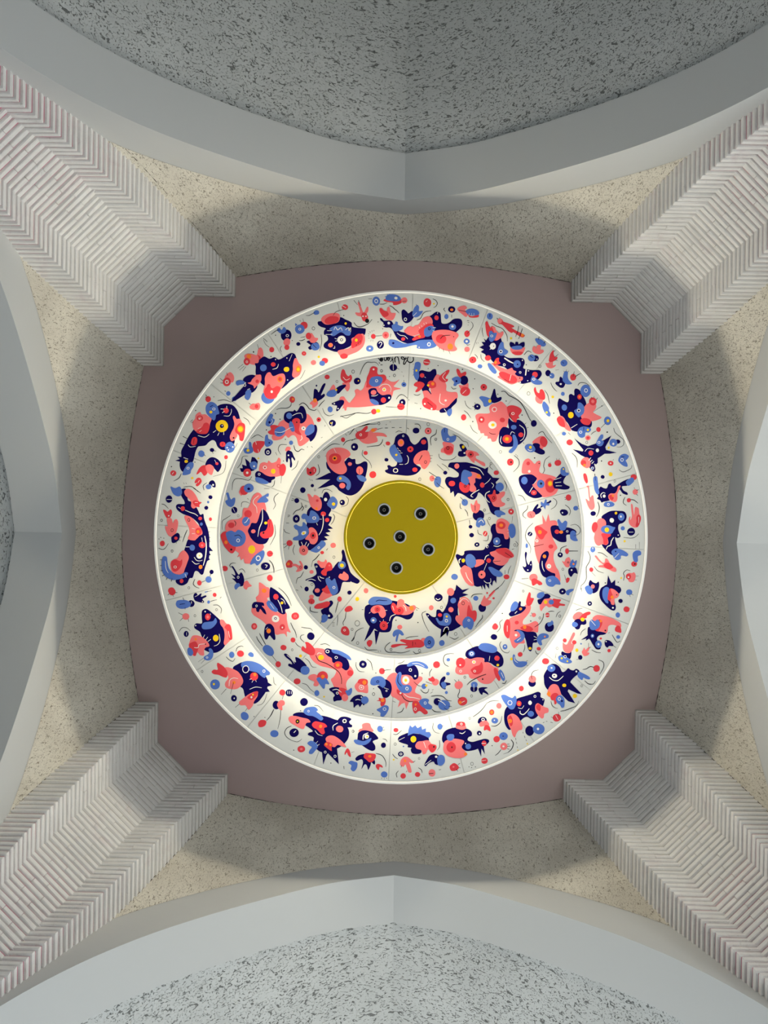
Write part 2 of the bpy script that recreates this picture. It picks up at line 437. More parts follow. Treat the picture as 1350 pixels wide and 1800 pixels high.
lathe('led_channel', [(rl-1.5, zl+.5), (rl-.1, zl+.5), (rl-.1, zl+7.5), (rl-1.5, zl+7.5)], M['rim'], disc, offd)
lathe('led_strip', [(rl, zl+1), (rl, zl+7)], M['led'], disc, offd, closed=False)
for (px, py, lab) in LAMPS:
    x, y = px2(px, py, DZ); c = (x, y); o = P(x, y, DZ)
    t = tag(empty('recessed_downlight', o), lab, 'downlight', 'six downlights in the yellow disc')
    R1 = 11.4*DZ/1350.0; R2 = 8.7*DZ/1350.0
    lathe('trim_ring', [(R1, DZ-.05), (R1, DZ-.5), (R1-.6, DZ-.9), (R2+.5, DZ-.9), (R2, DZ-.4), (R2, DZ+3), (lr-.2, DZ+3), (lr-.2, DZ-.05)], M['grey_trim'], t, o, 40, c=c)
    lathe('baffle', [(R2-.05, DZ+.4), (R2*.82, DZ+2.4), (R2*.62, DZ+4.6), (R2*.42, DZ+6.4), (R2*.42, DZ+7.4), (R2-.05, DZ+7.4)], M['black'], t, o, 40, c=c)
    ln = lathe('lens', [(.02, DZ+5.2), (R2*.16, DZ+5.4), (R2*.30, DZ+6.0), (R2*.41, DZ+6.8), (R2*.41, DZ+7.2), (.02, DZ+7.2)], M['lens'], t, o, 32, c=c)
    lathe('lens_ring', [(R2*.24, DZ+5.3), (R2*.32, DZ+5.3), (R2*.32, DZ+6.2), (R2*.24, DZ+6.0)], M['grey_trim'], ln, Vector((0, 0, 0))+o, 32, c=c)

# ------------------------------------------------------------------ the mural: flat paint on the rings
MURAL = '''T 443 508
F
N 116 37 123 40 131 44 133 50 148 52 150 54 148 61 140 63 132 66 131 74 122 79 112 83 101 80 95 77 95 72 100 67 99 62 95 60 95 55 97 52 91 50 87 47 87 43 92 42 100 38
P 91 40 95 35 104 32 113 32 116 36 114 43 107 46 98 47 93 44
R 96 41 103 36 113 37 114 42 107 46 98 46
B 102 53 108 49 118 48 126 52 130 57 129 61 124 61 117 57 108 62 103 60 106 56
W- .7 99 55 105 55
W- .7 97 60 106 60
W- .7 108 54 110 50 113 54 117 51 119 55
W- .7 123 54 127 51 128 55 130 51 130 57
W. 118 67 5.5
N. 118 67 2
W. 118 67 1.2
W- .7 109 65 112 66
W- .7 110 69 113 68
P. 103.5 74 3
O. 103.5 74 1.8
W- .5 107 78 109 78 109 75
Y. 123.5 45.5 1.6
P 113 82 118 80 128 78 132 72 131 66 136 63 146 59 149 66 147 75 140 82 131 86 120 90 115 87
R 136 62 142 59 146 63 144 72 137 76 132 78 131 72
Y. 137.5 67.5 2
R 116 88 121 85 126 87 125 91 119 92
K- .6 143 68 142 71
K- .6 140.5 70 139.5 73
K- .6 138 73 137 76
F
R. 122.5 24 4
W- .7 119 22 124 25
K- .5 121 27 111 30 107 35
F
B 81 31 84 28 88 29 88 33 83 34
K- .5 83 31 79 33 75 35 71 35
F
R. 68.5 48 5
B. 63 53 6.3
W. 63 53 1.8
B. 63 53 1
K- .5 68 43 67 39
K- .5 64 43 63 41
B^ 57 49 57 45 60 47
F
N. 45 61 7.5
B 33 53 36 51 39 54 42 50 45 53 44 57 39 59 34 56
P 42 68 46 65 50 67 50 72 47 75 42 73
R. 46 77 3.4
W. 46.5 61.5 2
N. 46.5 61.5 1.2
K- .6 37 54 32 55 25 60
F
N 72 70 75 68 80 70 85 70 88 73 84 77 80 79 76 80 74 77 77 74
P 75 64 78 58 81 61 83 64 87 65 86 68 82 71 77 70
R. 74.5 62 4
B. 83.5 76 5.5
K- .7 80 73 85 78
K- .7 70 63 64 64
K- .7 70 66 66 68 62 68
S
N. 61 72.5 2.6
R. 68.5 85 3
P. 68.5 85 1
P. 81 97 3.4
Y. 88 89.5 1.6
R. 96 94.5 4
B. 92.5 98 3.6
K- .5 91 60 92 70 89 82
R. 26 80 3.5
K- .4 23 77 18 73 15 67
K- .6 15 65 17 67
K- .6 17 66.5 18.5 68.5
K- .6 19 68 20 70
K- .5 39 75 37 79 39 83
Ko 81 52 2 .6
K- .4 70 107 66 115 63 119
K. 39 48 .7
K. 31 61 .7
K. 53 68 .6
K. 25 89 .8
K. 2 83 1
K. 121 35 .7
F
P 8 80 11 77 14 80 15 88 12 96 6 100 -2 99 -8 95 -4 90 0 87 5 88 7 85
R. 7.5 92 4.5
K- .5 9 79 7 73
F
N 5 103 4 98 10 93 16 89 23 92 30 90 35 93 42 90 50 85 55 85 58 89 60 100 58 115 50 122 44 128 37 132 25 130 17 128 10 122 5 112
P 54 100 56 92 59 92 62 98 65 101 65 108 62 114 56 117 53 114 54 106
O 58 104 61 101 64 104 63 109 60 110 58 108
Y. 61 106 2
B. 15 104 4.5
R. 28 99.5 3
Y. 45.5 106 3.5
W- .6 49 95 53 86
W- .6 27 106 33 104 35 99
W. 46 91 .8
W. 31 93 .8
W. 47 120 .8
P 17 125 17 117 20 111 24 110 28 115 36 112 42 112 44 118 43 124 38 132 34 136 33 142 28 146 20 148 16 143 15 135
B. 21 143 8.5
R 17 132 22 127 27 131 33 128 38 131 34 139 28 145 20 144 16 138
W. 26 135.5 1.6
O. 37 119 4
R. 37 119 2.5
R. 22 128 2.5
F
P 1 115 7 113 11 114 11 118 6 122 0 126 -6 122
R. 3 119 2
F
R 117 112 119 106 122 107 124 112 127 115 130 113 132 117 130 122 125 125 120 122 117 118
P 119 124 124 124 128 123 129 130 126 135 123 132
W- .5 120 116 124 120 129 118
F
P 102 134 107 126 110 130 108 134
N 109 133 115 128 122 126 124 128 119 133 114 138 110 137
B 98 139 102 134 110 133 112 138 108 142 101 142
Y. 111 133 1.5
F
N 81 141 82 132 86 133 88 136 92 128 95 124.5 97 125.5 94 133 91 140 95 138 96 141 92 145 87 148 86 152 81 150
P 76 151 80 147 84 145 87 150 85 154 80 157 79 153
O. 83 147 2.6
S
R. 99 116 3.2
Ko 112 122 1.5 .5
N. 85 127.5 1.2
T 618 508
F
P 8 18 10 18 13 25 16 31 20 24 22 24 22 29 20 33 22 37 20 42 15 42 13 37 7 35 5 31 11 31 10 25
R 13 34 16 31 20 33 21 39 18 43 14 40
W. 15 36 1
W. 19 36 1
K. 20.5 42 2.8
K- .6 3 15 8 21
K- .6 9 15 12 22
F
R 42 15 45 13 50 15 60 16 66 13 66 18 60 21 55 21 54 18 46 17
B 45 14 47 8 55 7 62 9 65 13 62 16 52 16
P. 69.5 15 4
K- .5 67 16.5 72 16
W. 58.5 12 2
B- .8 44 9.5 46 11
B- .8 47 6.5 48 9
B- .8 50 6 51 8
F
B. 32.5 16 5.5
W. 32.5 16 2.6
B. 32.5 16 1.6
K- .5 27 13 22 13
K- .6 37 20 42 20 47 18
F
N 66 35 66 29 69 27 73 30 75 32 80 29 83 33 81 39 76 44 71 45 67 41
B 80 33 82 26 84 23 87 21 89 24 89 29 94 29 91 34 87 37 82 37
W. 71 40 2.2
N. 71 40 1.3
W- .6 81 36 86 31
K- .5 85 20 86 22
F
N 38 38 41 40 43 42 52 42 56 48 60 53 64 56 72 58 80 62 90 64 95 60 98 54 100 46 101 38 106 34 112 30 117 32 118 40 119 45 124 46 129 44 134 40 139 39 144 40 146 44 145 50 140 55 136 58 130 60 122 66 114 69 106 70 98 70 88 69 78 72 70 71 62 67 58 62 54 54 50 51 45 51 41 49 42 45 38 41
P 37 30 37 26 40 25 43 29 46 31 47 25 50 24 52 31 58 32 57 37 54 41 48 41 43 38 40 35
R 37 28 38 25 42 28 47 30 49 34 45 37 41 36
B 53 48 57 46 58 43 61 44 61 47 65 49 68 49 67 53 63 55 57 56 54 53
W. 49 45 1.8
W. 42.5 48 1
W. 39 37.5 .8
P 69 55 72 52 74 50 78 49 81 50 84 48 88 47 91 43 95 38 101 36 105 38 107 44 104 50 100 55 96 58 88 60 81 62 74 60 70 57
R 88 55 94 50 100 46 106 46 108 50 103 53 98 60 96 64 88 66 82 68 80 66 85 62 90 60
B 96 53 102 49 107 49 110 52 108 58 105 61 100 63 96 61
N. 102.5 52.5 1.9
B. 102.5 52.5 1
W- .6 107 51 111 51
W- .6 107 55 110 56
W- .6 60 58 64 61 70 62 74 66
R. 68 66 2.5
O. 89.5 62.5 1.7
R. 112 38 3
W- .5 113 33 114 30
W- .6 90 52 89 50
W- .6 93 50 92 48
W- .6 96 47 95 45
W- .6 99 46 98 44
B 49 70 50 67 56 67 62 69 70 72 80 71 88 68 96 67 106 67 112 69 113 73 109 77 100 79 92 79 86 78 86 74 78 75 70 77 58 78 52 76 49 73
W. 102 73 2.6
B. 102 73 1.5
N. 55 71.5 1.4
W. 89 77 .8
P 106 60 108 56 116 54 126 54 134 56 139 58 141 62 137 68 136 74 139 79 136 82 128 82 120 80 114 76 108 69 106 64
R. 118 66 6.5
O. 130 76 4
K- .6 117 66 121 62 130 61
K- .5 116 77 115.5 80
K- .5 121 79 121.5 83
K- .5 128 81 130 86
K. 134.5 63 .6
B. 133 50 4.5
W. 133 49.5 1.6
S
K- .6 3 44 7 49 12 50 18 48 23 45 27 40
K- .6 50 22 54 24 57 27 60 29 62.5 32
R. 100 18 5.5
W- .5 98 17 100 15
Y. 108.5 19.5 1.2
K- .6 107 13 111 15 113 19 111 23 108 24.5
N. 132 27 4.5
O. 132 27.5 2
B. 125 36.5 3
K- .5 123 25 121.5 27 124 30
K- .5 132 34 132 38
K- .5 86 41 91 39 94 33 98 30 105 29
R. 28.7 62.5 3.2
P. 45 61 4.5
R. 45 61 2
K- .5 32 62 40 61.5
B. 24 78.5 4.6
W. 24 78.5 1.3
N. 38 73.5 5
W- .8 36 72 38 70 40 72 37 77
K- .5 52 59 51 64
K- .4 24 56 25 58
K- .4 27 54.5 27 57
K- .4 29.5 54 29.5 56
K- .4 22 58.5 23.5 60
K- .4 21.5 61.5 23 62
K- .4 22 65 24 65
K- .4 25 69 26 67
K- .4 28 69 28 67
K. 35 43.5 .6
K. 41 52.5 .6
G
K- .8 81 89 81.5 94 78 97 74 95 74.5 90 78 88 81 89
K- .8 73 94 70 99 68.5 98 71 91 73 92
K- .8 72 93 69 91 67 89 65.5 91 68 93 70 92
K- .8 63 99 61.5 91 59 89 57 92 57.5 97 56.5 91
K- .8 55 98 54 89
K- .8 54 93 51 96
K- .8 53.5 93 51.5 89
K- .8 50 92 47.5 90.5 47.5 93 49 94 50.5 91 48 89.5
K- .8 46 89.5 46 93.5 43.5 94 43 90
K- .8 41 91 38.5 91 37.5 94 40 95 41 92 37 93 35 91 31 91
K- .7 36 97 37.5 98
K- .7 38 100 41 100
F
P -16 145 -14 142 -10 142 -7 146 -3 150 0 147 5 140 4 134 8 132 12 134 16 130 20 120 30 115 45 118 52 122 58 122 63 119.5 58 125.5 56 129 65 131.5 56 134 54 140 50 146 40 152 30 154 10 156 -2 156 -6 156 -7 160 -9 160 -10 157 -12 158 -11 153 -15 148
R 20 125 20 118 23 110 25 104 29 102 34 104 34 110 36 113 43 113 46 117 44 122 40 124 30 128 20 130
B 23 123 26 117 33 115 39 116 41 120 37 127 30 129 25 127
W. 33 121 2
B. 33 121 1.2
N 23 140 22 134 26 131 32 131 34 135 37 138 41 140 48 139 52 140 52 145 47 150 39 153 34 152 28 148 24 145
P. 29 136.5 3.5
R. 42 146.5 3.5
B 24 146 28 145 34 148 36 152 31 153 26 150
W- .6 26 141 31 141 35 139
W. 49.5 143.5 1.3
W. 43 132.5 2.6
Y. 43 132.5 1.5
W- .6 36 130 41 126 48 126 52 131 51 136
W. 29 106 1.3
S
K- .5 11 113 15 103 20 97 26 97 32 97 36 101
N. 7.5 121.5 4.5
Y. 9 121 1
Ko 2 109 2 .6
Ko 39.5 108 1.6 .6
Ko 56.5 114 1.6 .6
N. 55 103.5 4.8
W- .6 55 99 55 107
K- .6 60 104.5 63 106
B. 69 126 3.2
N. 69 126 1
K- .5 69 120 69 123
K. 50 115.5 .6
R. 99 96.5 4.4
W- .8 95 96 103 97.5
K. 114 101 .7
K. 101 105 .6
K- .4 68.5 114 68.5 116
K- .4 66 109 67 110
F
B 83 101 84 97 88 96 91 98 91 103 89 110 89 116 88 120 85 120 82 114 82 106
Y. 85.5 107.5 1.5
K- .5 82 99 80.5 99
K- .5 82 106 80.5 106
K- .5 82 113 80.5 114
N 89 109 93 107 97 108 103 109 107 106 111 106 112 112 111 118 106 125 102 132 104 136 106 140 103 139 97 135 93 134 92 126 87 122 89 116
P 112 113 118 115 122 120 125 127 125 134 131 136 138 136 140 140 139 145 133 152 124 158 112 160 100 152 96 146 95 140 94 135 100 134 105 139 104 132 106 124
R 82 126 85 123 90 122 95 124 96 127 93 131 90 134 86 136 84 135 87 130 83 128
R 100 126 102 122 107 121 111 124 111 129 106 131 102 130
O. 107 125 2.2
Y. 101 127 1.5
R 115 117 118 113 122 110 126 107 129 107 128 111 125 115 124 118 127 119 126 122 121 123 116 120
W- .5 124 110 120 116 124 121
R. 93 114 3
W- .6 96 116 98 117
R 93 150 94 145 98 143 103 146 108 150 112 154 111 159 107 160 100 158 95 155
K- .6 100 149 107 155
W. 96.5 151.5 1.3
W. 105.5 158 1.3
N 116 160 120 157 126 156 132 150 138 144 139 146 138 150 133 155 128 161 122 163 117 163
B 126 161 129 158 132 158 132 164 129 168 126 165
W- .6 122 158 125 162
W- .6 117 138 116 148 120 152 123 153
W. 124 147 1.5
T 793 508
F
P 8 27 12 23 18 22 21 25 18 28 22 31 20 37 14 33
R 21 32 26 36 32 35 36 34 36 37 30 38 24 37
B 19 30 22 27 28 26 34 28 37 31 36 34 30 35 23 34
K- .6 10 28 20 30
W- .5 24 32 23 35
W- .5 27 32 27 35
W- .5 30 32 30 35
S
R. 21 59 4
K- .5 21 59 28 51 28.5 46 26 43
B. 20.5 69 3.8
W. 20.5 69 1.6
P. 21 79.5 3.6
R. 28.5 93.5 4.6
K. 28 93.5 .8
K- .6 21 41.5 24 42
K- .6 22 44 24 44.5
K- .6 22 47.5 23 47.5
K- .5 20 73 22 74 25 73
K- .5 31 86 34 89 35 92
B. 38 102 3
B. 51 36 4.2
N- .8 51 33 51 37
K- .5 41 51 41 56 42.5 63
K- .6 53 45 60 49 67 52 72 58 74 64 74 69
Y. 79 65 1.6
K- .4 33 70 34 73
K- .4 35 70 36 72
K- .5 39 86 40 92 44 96
F
R 61 42 63 39 67 40 69 43 75 45 82 48 83 50 80 51 78 50 84 54 90 57 96 60 97 62 94 64 88 61 82 57 80 58 76 56 72 52 67 47 63 46
P. 64 42 3.2
O. 94 61 2
K- .5 61 40 60 38
K- .5 62 40 61 38.5
K- .5 64 39 64 37.5
K- .6 94 52 92 58 89 66
K- .5 89 49 88 55 85 63
F
N 49 64 53 60 60 62 65 64 67 70 69 76 68 84 70 88 76 91 84 91 92 91 96 93 97 98 95 104 100 106 108 107 116 107 119 110 119 114 115 119 110 121 100 124 93 125 88 122 84 114 76 108 70 103 62 101 55 96 50 90 45 86
N^ 50 62 46 68 43 65 45 70 40 70 43 74 37 77 43 80 39 83 46 87 60 90 60 66
R 45 46 46 43 48 43 50 48 52 51 54 49 58 51 59 54 63 58 68 56 69 59 66 64 60 68 55 67 48 62 46 55
P 54 50 58 51 59 54 63 58 68 56 69 59 66 64 60 68 58 66 57 58
B 50 62 50 57 53 55 56 58 60 58 59 63 57 67 53 70 50 67
W. 53.5 62 1.8
B. 53.5 62 1.1
W. 55 75.5 4.2
N. 56 75.5 .7
W- .6 50 75 52 76
W- .6 51 80 53 78
B 61 82 63 75 66 70 69 71 70 78 75 82 73 86 67 88 62 86
W. 65.5 82.5 2.3
N. 65.5 82.5 1.3
R. 48.5 91 3.8
P 53 98 57 98 61 101 67 104 74 106 80 104 82 107 86 109 84 112 88 115 94 116 94 120 90 122 86 124 80 126 74 124 67 120 61 116 66 112 62 107 56 101
R 56 98 59 92 63 91 63 95 65 98 61 100 57 101
O. 58.5 97 2
R 63 111 68 109 76 112 84 115 87 120 84 124 77 124 70 120 65 116
W- .6 79 113 77 121
K- .6 70 119 77 123
K. 90.5 117.5 .9
B 48 99 51 98 56 103 60 109 58 112 54 110 50 105
B. 87 99 5
N. 87.5 99.5 1
W- 1.3 70 91 76 95 82 98
W- 1.8 99 106 98 114
W. 70 100 1.8
N. 70 100 1
W. 91 110 1.6
N. 91 110 .9
R. 110.5 113 3.8
B 105 119 108 114 111 117 115 120 120 123 118 126 111 126 106 123
W. 109 119 2
B. 109 119 1.1
W. 94 94 .8
W. 102 108 .8
W. 101 121 .8
W. 91 123 1
F
P 78 79 81 77 96 77 97 80 94 85 88 87 82 86 79 83
R 81 83 94 83 92 87 84 87
N 77 74 78 70 82 71 84 73 85 70 88 70 89 73 92 71 96 70 97 74 95 77 88 79 80 78
B 79 77 85 75 92 75 94 78 90 80 83 80
F
B 111 68 112 65 117 66 122 69 125 73 122 76 116 74
P 113 75 118 74 118 80 121 80 122 83 117 86 111 85 107 81 108 76 111 76 112 79
K- .8 116 63 115 67
K- .8 124 69 122 72
S
N. 111 91.5 4.3
B. 106 91 4.6
W. 113 92.5 .7
K- .8 104 88 108 91
K- .5 96 87 101 82 106 84
Ko 117 102 1.6 .5
K. 99 100 .7
F
R 7 108 8 105 11 107 13 111 16 110 19 109 20 112 17 116 13 117 9 114
P 10 127 16 127 22 124 23 128 22 132 15 134
N. 17 120.5 5.8
B 1 119 5 116 10 116 13 119 12 124 8 126 6 128 3 127 4 123
N. 7 121.5 1.4
R. 18.5 135 6.5
W- .6 15 138 20 133
S
R. 43 129.5 4.3
K. 43 129.5 1
K. 15 106 .8
K. 31 118.5 .7
K- .5 0 129 3 132 7 131
K. 29 131.5 .7
T 268 683
F
N 85 24 90 21 98 20 106 22 112 29 115 38 115 45 112 55 108 62 108 72 100 80 92 81 86 77 83 70 79 68 74 71 70 75 64 76 60 77 57 83 55 91 53 97 47 104 42 110 38 108 36 103 36 97 38 90 38 82 42 74 46 66 51 58 58 50 66 44 74 40 80 34 84 28
N^ 38 97 30 95 36 93 33 90 40 90
B 70 27 71 22 75 18 80 18 85 22 87 28 88 33 84 35 83 40 81 42 78 40 74 36 71 32
Y. 77 31 2
W. 81 27 2
B. 81 27 1.2
N- .8 76 24 80 22
P 53 49 53 44 56 40 57 35 60 32 63 31 65 34 70 34 74 37 78 40 76 46 75 52 72 58 66 60 58 57 54 53
R 65 51 68 46 72 45 75 48 75 53 72 59 66 60 60 59 58 56
R. 62.5 39 4
P. 62.5 39 2.2
W. 62 40 1
K- .5 53 41 50 44
K- .5 54 44 51 45
W- .5 60 53 64 51
W- .5 62 57 65 55
Y. 91.5 49.5 8
N. 91.5 49.5 2.6
W. 92 49 .7
W- .7 80 58 84 55
W- .7 86 62 88 58
W- .7 94 61 94 57
R. 97 29 3.6
W- .8 90 27 94 27
W- .8 92 32 95 30
W- .8 98 23 98 27
W- .5 94 36 101 36 104 31 104 27
P 106 38 108 36 111 40 115 40 118 45 114 50 110 55 112 62 108 68 104 69 102 64 104 58 107 52 108 46
R 109 54 113 47 118 45 122 48 122 56 121 64 119 69 115 68 114 62 110 58
O. 116 53.5 4.5
Y. 116 53.5 3
K. 107 65 1.2
R 51 70 53 65 57 64 59 67 58 73 54 75 51 73
K- .6 55 66 54 73
R. 92.5 73.5 3.7
K- .5 92.5 72 92.5 75.5
B. 102 77.5 6.8
N- .7 100 76 104 79
W. 98.5 78 1
W. 106 77 1
W. 100 81 .9
W- .6 47 74 50 77 57 76
W- .6 60 62 69 64 75 60
Y. 44.5 96 2.2
W- .9 41 91 47 93
B 40 111 42 106 46 100 50 97 54 98 54 103 51 108 50 112 45 114 40 114
W. 47 105 1.8
B. 47 105 1.1
K- .8 40 63 46 66
K- .8 36 72 42 74
F
N 70 103 71 96 76 91 82 91 88 95 91 101 89 107 86 110 82 106 78 102
R 58 113 61 106 65 102 70 101 73 104 72 112 68 115 64 110 61 112
P 70 102 76 100 81 104 80 110 78 114 74 112 71 108
R. 85 99 2
W- .5 82 94 84 98
S
R. 73.5 14 3.8
K- .6 70 8 73 12
K- .6 70 11 72 13
R. 27.5 111.5 3.8
W- .7 26 113 28 110
Y. 52.5 118 1.6
B. 64.5 86 4.3
K- .7 68 87 70 89
N. 78.5 81 2.8
K- .6 81 82 84 82.5
K- .6 79 83 80 86
R. 97 90.5 2.6
B. 108 13.5 3.2
B. 100 6.5 3
K- .7 97 4 95 3
K- .6 86 16 95 15 104 18
K- .6 38 112 35 118 28 122
R. 133.5 24 4.5
K- .5 127 19 131 22
K- .5 120 38 126 42 129 48
K. 57 29 .8
K. 81 11 .6
K. 25 103 .8
K. 56 97 .7
K- .5 109 78 112 72
K- .4 97 95 96 105 92 112 80 116
F
R 56 122 59 118 63 118 65 122 63 126 59 129 57 127 59 124 56 125
W- .6 62 121 60 124
F
N 74 126 76 122 80 121 83 125 83 130 80 130 77 127
B. 74 129.5 3.6
W. 80 127 1.2
K- .6 68 134 67 128 72 124
S
K- .6 41 130 50 129 56 132 60 136
K- .4 41 124 42 126
K- .4 44 124 45 126
F
R 132 74 135 70 141 69 148 70 147 75 143 80 141 84 137 85 133 82
B 120 81 123 78 127 79 127 71 130 71 131 76 133 80 132 84 127 86 122 85
Y. 126 81.5 2
B 148 68 149 62 152 61 153 66 157 68 159 71 156 75 151 77 148 74
N. 154 71.5 1
W- .6 136 70 137 74
W- .6 139 80 140 84
F
N^ 115 105 119 105 118 100 124 102 122 92 127 96 129 99 131 90 135 91 139 96 138 103 134 108 127 110 117 110
B 128 99 134 96 138 99 137 106 131 106
R. 125 111 5.4
W. 125 111 1.6
W. 134 102.5 1.3
S
K- .5 130 66 135 62
K- .5 112 105 117 98 119 90 126 89
K- .5 131 116 127 121 118 119 110 119 106 124 105 134
T 443 683
F
P 0 21 4 20 9 19 11 23 9 28 4 28 -2 27 -3 23
R. 6 23.5 2.5
F
P 34 49 37 44 42 41 46 38 60 33 72 33 78 38 81 44 82 50 78 55 74 62 76 67 70 73 64 76 61 74 59 66 56 62 52 62 48 65 44 62 40 66 34 68 28 68 26 64 28 60 33 55
R 24 49 30 48 36 50 40 54 36 60 28 61 23 60 21 57 25 54
N 42 40 43 33 48 30 54 30 56 28 59 30 62 26 64 23 68 24 71 30 72 38 69 44 64 46 60 42 55 42 50 46 45 44
B. 49 36 4
W- .6 53 36 59 33 65 33 67 39
R 53 42 58 39 63 41 63 48 62 55 65 61 60 60 55 55 54 48
B 49 46 51 43 54 46 56 52 56 56 53 57 50 53 49 50
B 30 55 34 51 40 50 44 53 43 59 38 63 33 63 30 60
W- .6 30 57 38 58 45 55 50 52 54 51
N- .8 33 60 40 59
N 82 48 85 49 86 55 84 62 81 67 77 70 75 66 71 63 76 60 80 55
B 70 56 73 50 78 47 82 49 82 56 78 60 73 62 70 60
W. 68 52.5 2.8
N. 68 52.5 .8
K. 59 44.5 1
W- .6 65 62 66 66 63 69
F
B 18 46 20 40 23 35 25 33 28 35 27 39 30 41 28 46 23 50 19 49
N. 23 44.5 1.5
W- .5 26 40 27 44 23 48
F
P 9 106 11 99 16 97 20 98 22 95 26 98 32 96 35 91 38 94 38 100 43 100 45 106 42 114 38 115 34 116 28 117 20 117 14 113 10 110
R 36 108 36 102 41 99 44 102 44 109 41 115 37 114
W. 17 104 2.4
R. 17 104 1.4
R. 35 102 2.4
P. 35 102 1.5
Y. 28 109 3.2
N 4 113 7 109 12 110 18 114 24 116 30 116 30 119 26 121 25 124 20 124 12 122 6 119
B 5 117 12 118 18 121 22 124 18 126 11 125 5 122
W. 9.5 113 1.7
N. 9.5 113 1
S
R. 53 14.5 4
O. 54 14 1.6
K- .5 52 18 51 23 46 26 38 26 32 28
K. 31 33 .8
N. 37 40.5 .8
R. 88 41 3
K. 88 41 1
N. 106 45.5 4.4
Y. 104 45.5 1
W- .8 106 44 105 49
K- .7 62 22 67 19 72 22 76 27 82 29 85 27
K- .7 88 24 91 20 96 15
B. 103 27.5 3.7
K- .5 93 26 96 33 102 36 108 34
B. 51.5 71.5 2.8
K- .5 46 74 38 74 35 78 35 82 38 87
K- .7 55 75 57 81 61 83 65 80 69 81
N. 21 83.5 4.8
W. 21 84 2.3
N. 21 84 1.3
F
P 44 80 46 77 50 77 51 80 47 83 44 82
N 45 85 47 82 50 82 53 84 55 89 57 93 56 95 53 91 52 93 53 100 52 104 50 103 50 95 48 92 47 97 45 96 45 90
W. 48 88 1.1
S
K- .5 0 65 7 61 12 63 15 65
K- .5 30 121 29 127 26 130
K- .5 39 115 38 125
K- .5 61 95 58 103 52 108
Y. 8.5 92 1.1
K. 41.5 95.5 .7
K. 19 54.5 .8
K. 44 67 .7
K- .5 31 84 32 86
K- .5 32 86 33 88
K- .6 96 50 96.5 48
K- .5 91 65 93 64
K- .5 73 76 73 78
K- .5 78 76 80 78
K- .5 16 132 23 132
F
N 105 20 111 17 117 15 121 16 121 20 118 24 115 28 112 30 111 28 112 23 108 22
W. 108.5 20 1
W. 113.5 26.5 1
S
K- .5 117 36 124 39 130 36 136 33
F
R 72 106 73 104 76 106 78 104 82 103 85 107 83 112 78 115 73 113 72 109
K. 77 111 1.4
W- .6 82 106 82 110
F
N 127 91 132 93 136 93 137 99 142 99 148 96 152 98 152 106 150 115 148 124 144 132 138 138 131 141 124 140 117 136 112 131 103 110 99 105 98 97 104 95 115 95 122 96
N^ 112 131 107 127 97 130 86 132 93 127 103 120 93 120 83 120 92 116 102 111 116 114
P 98 92 98 86 102 81 109 78 118 78 126 81 130 86 128 90 123 93 122 98 125 105 124 110 119 113 112 112 105 107 100 100
R. 109.5 92.5 7.8
O. 109 92 3.2
K. 109 92 1.4
W- .5 108 79 111 85
K- .4 98 89 96 89
B 112 118 115 115 121 115 127 119 130 124 130 130 127 134 124 131 125 126 121 123 115 123 112 121
Y. 116.5 118.5 1.8
P. 119 128 3.8
P. 129 99.5 2.6
P. 142 108 5
B 138 115 142 114 148 116 151 120 148 123 142 121
K- .5 141.5 106 141.5 113
S
R. 120 67.5 2.9
K- .6 120 75 124 70 130 68 140 66
K- .5 94 82 103 75 109 73 116 74
Ko 88 90 1.5 .5
K- .6 87 100 89 107 88 112 84 115
N. 79.5 128 2.2
N. 67 134 3.6
N. 135 77 4.8
W. 134.5 77 1.3
K- .5 75 119 76 120
K- .5 77 120 78 121.5
K- .5 79 120 80 122
K- .5 123 60 125 62
K- .5 126 57 128 58
K- .5 128 61 135 53
T 618 683
S
N. 67 18.5 4.3
W. 66.5 18 1.2
R. 65 24 4.6
K- .5 60 24 67 23.5
K- .5 59 14 63 9 68 8.5 74 13
R. 29.5 30.5 3.6
Y. 35 29.5 2.6
K- .6 -15 37 -4 35 0 34 8 32 20 33 26 31
K- .5 82 8 87 9 91 7
K- .5 83 19 87 20
K. 91 26.5 .7
K. 75.5 15 .6
K- .4 45 24 60 25
F
R 5 61 8 57 13 55 18 50 21 49.5 21 53 18 57 24 57 24 60 20 65 13 67 7 66
P 22 58 26 54 31 52 34 53 32 56 28 58 35 58 42 59 46 62 46 64 41 63 33 63 34 66 34 70 28 72 20 73 14 71 10 67 15 67 21 63
O. 28.5 55 2.6
W. 12 61 1.7
R. 12 61 1
K- .5 0 69 6 65
K- .5 8 58 6 55
K- .5 34 54 41 52
F
N 56 72 58 64 63 60 70 59 75 63 78 70 83 74 88 71 92 66 97 64 100 68 101 76 100 82 96 86 90 96 85 100 91 104 90 108 84 113 74 115 62 114 52 113 46 111 44 108 48 106 47 102 50 101 53 103 58 102 60 97 56 86 52 78
B 50 80 53 75 57 74 59 78 64 86 67 93 66 97 60 97 55 92 51 86
P 82 92 86 86 93 82 100 82 103 87 104 94 102 100 97 106 93 105 90 100 85 100 82 97
P. 65 71.5 4.5
O. 65.5 71 2.5
R. 77.5 80 4
K. 77.5 80 1.2
R. 95 70.5 3.3
R. 83.5 107 3.2
W. 58 108 3.3
N. 58 108 2.2
Y. 59 87.5 1.6
W- .6 73 88 75 92 74 98 70 100
W- .7 63 100 68 100
K- .9 93 88 89 95
Ko 97.5 97 1.7 .6
K- .5 103 88.5 107 88.5
K- .5 103.5 92 106 92
K- .5 103 96 105 96.5
W- .6 60 78 62 80
W- .6 62 81 65 83
W- .6 64 85 67 85
W. 68 62.5 1.4
N. 68 62.5 .8
S
N. 4 77 4.9
W. 3 77 1.4
N. 85 55.5 4.2
R. 101 56 4.4
P. 101 56 3.4
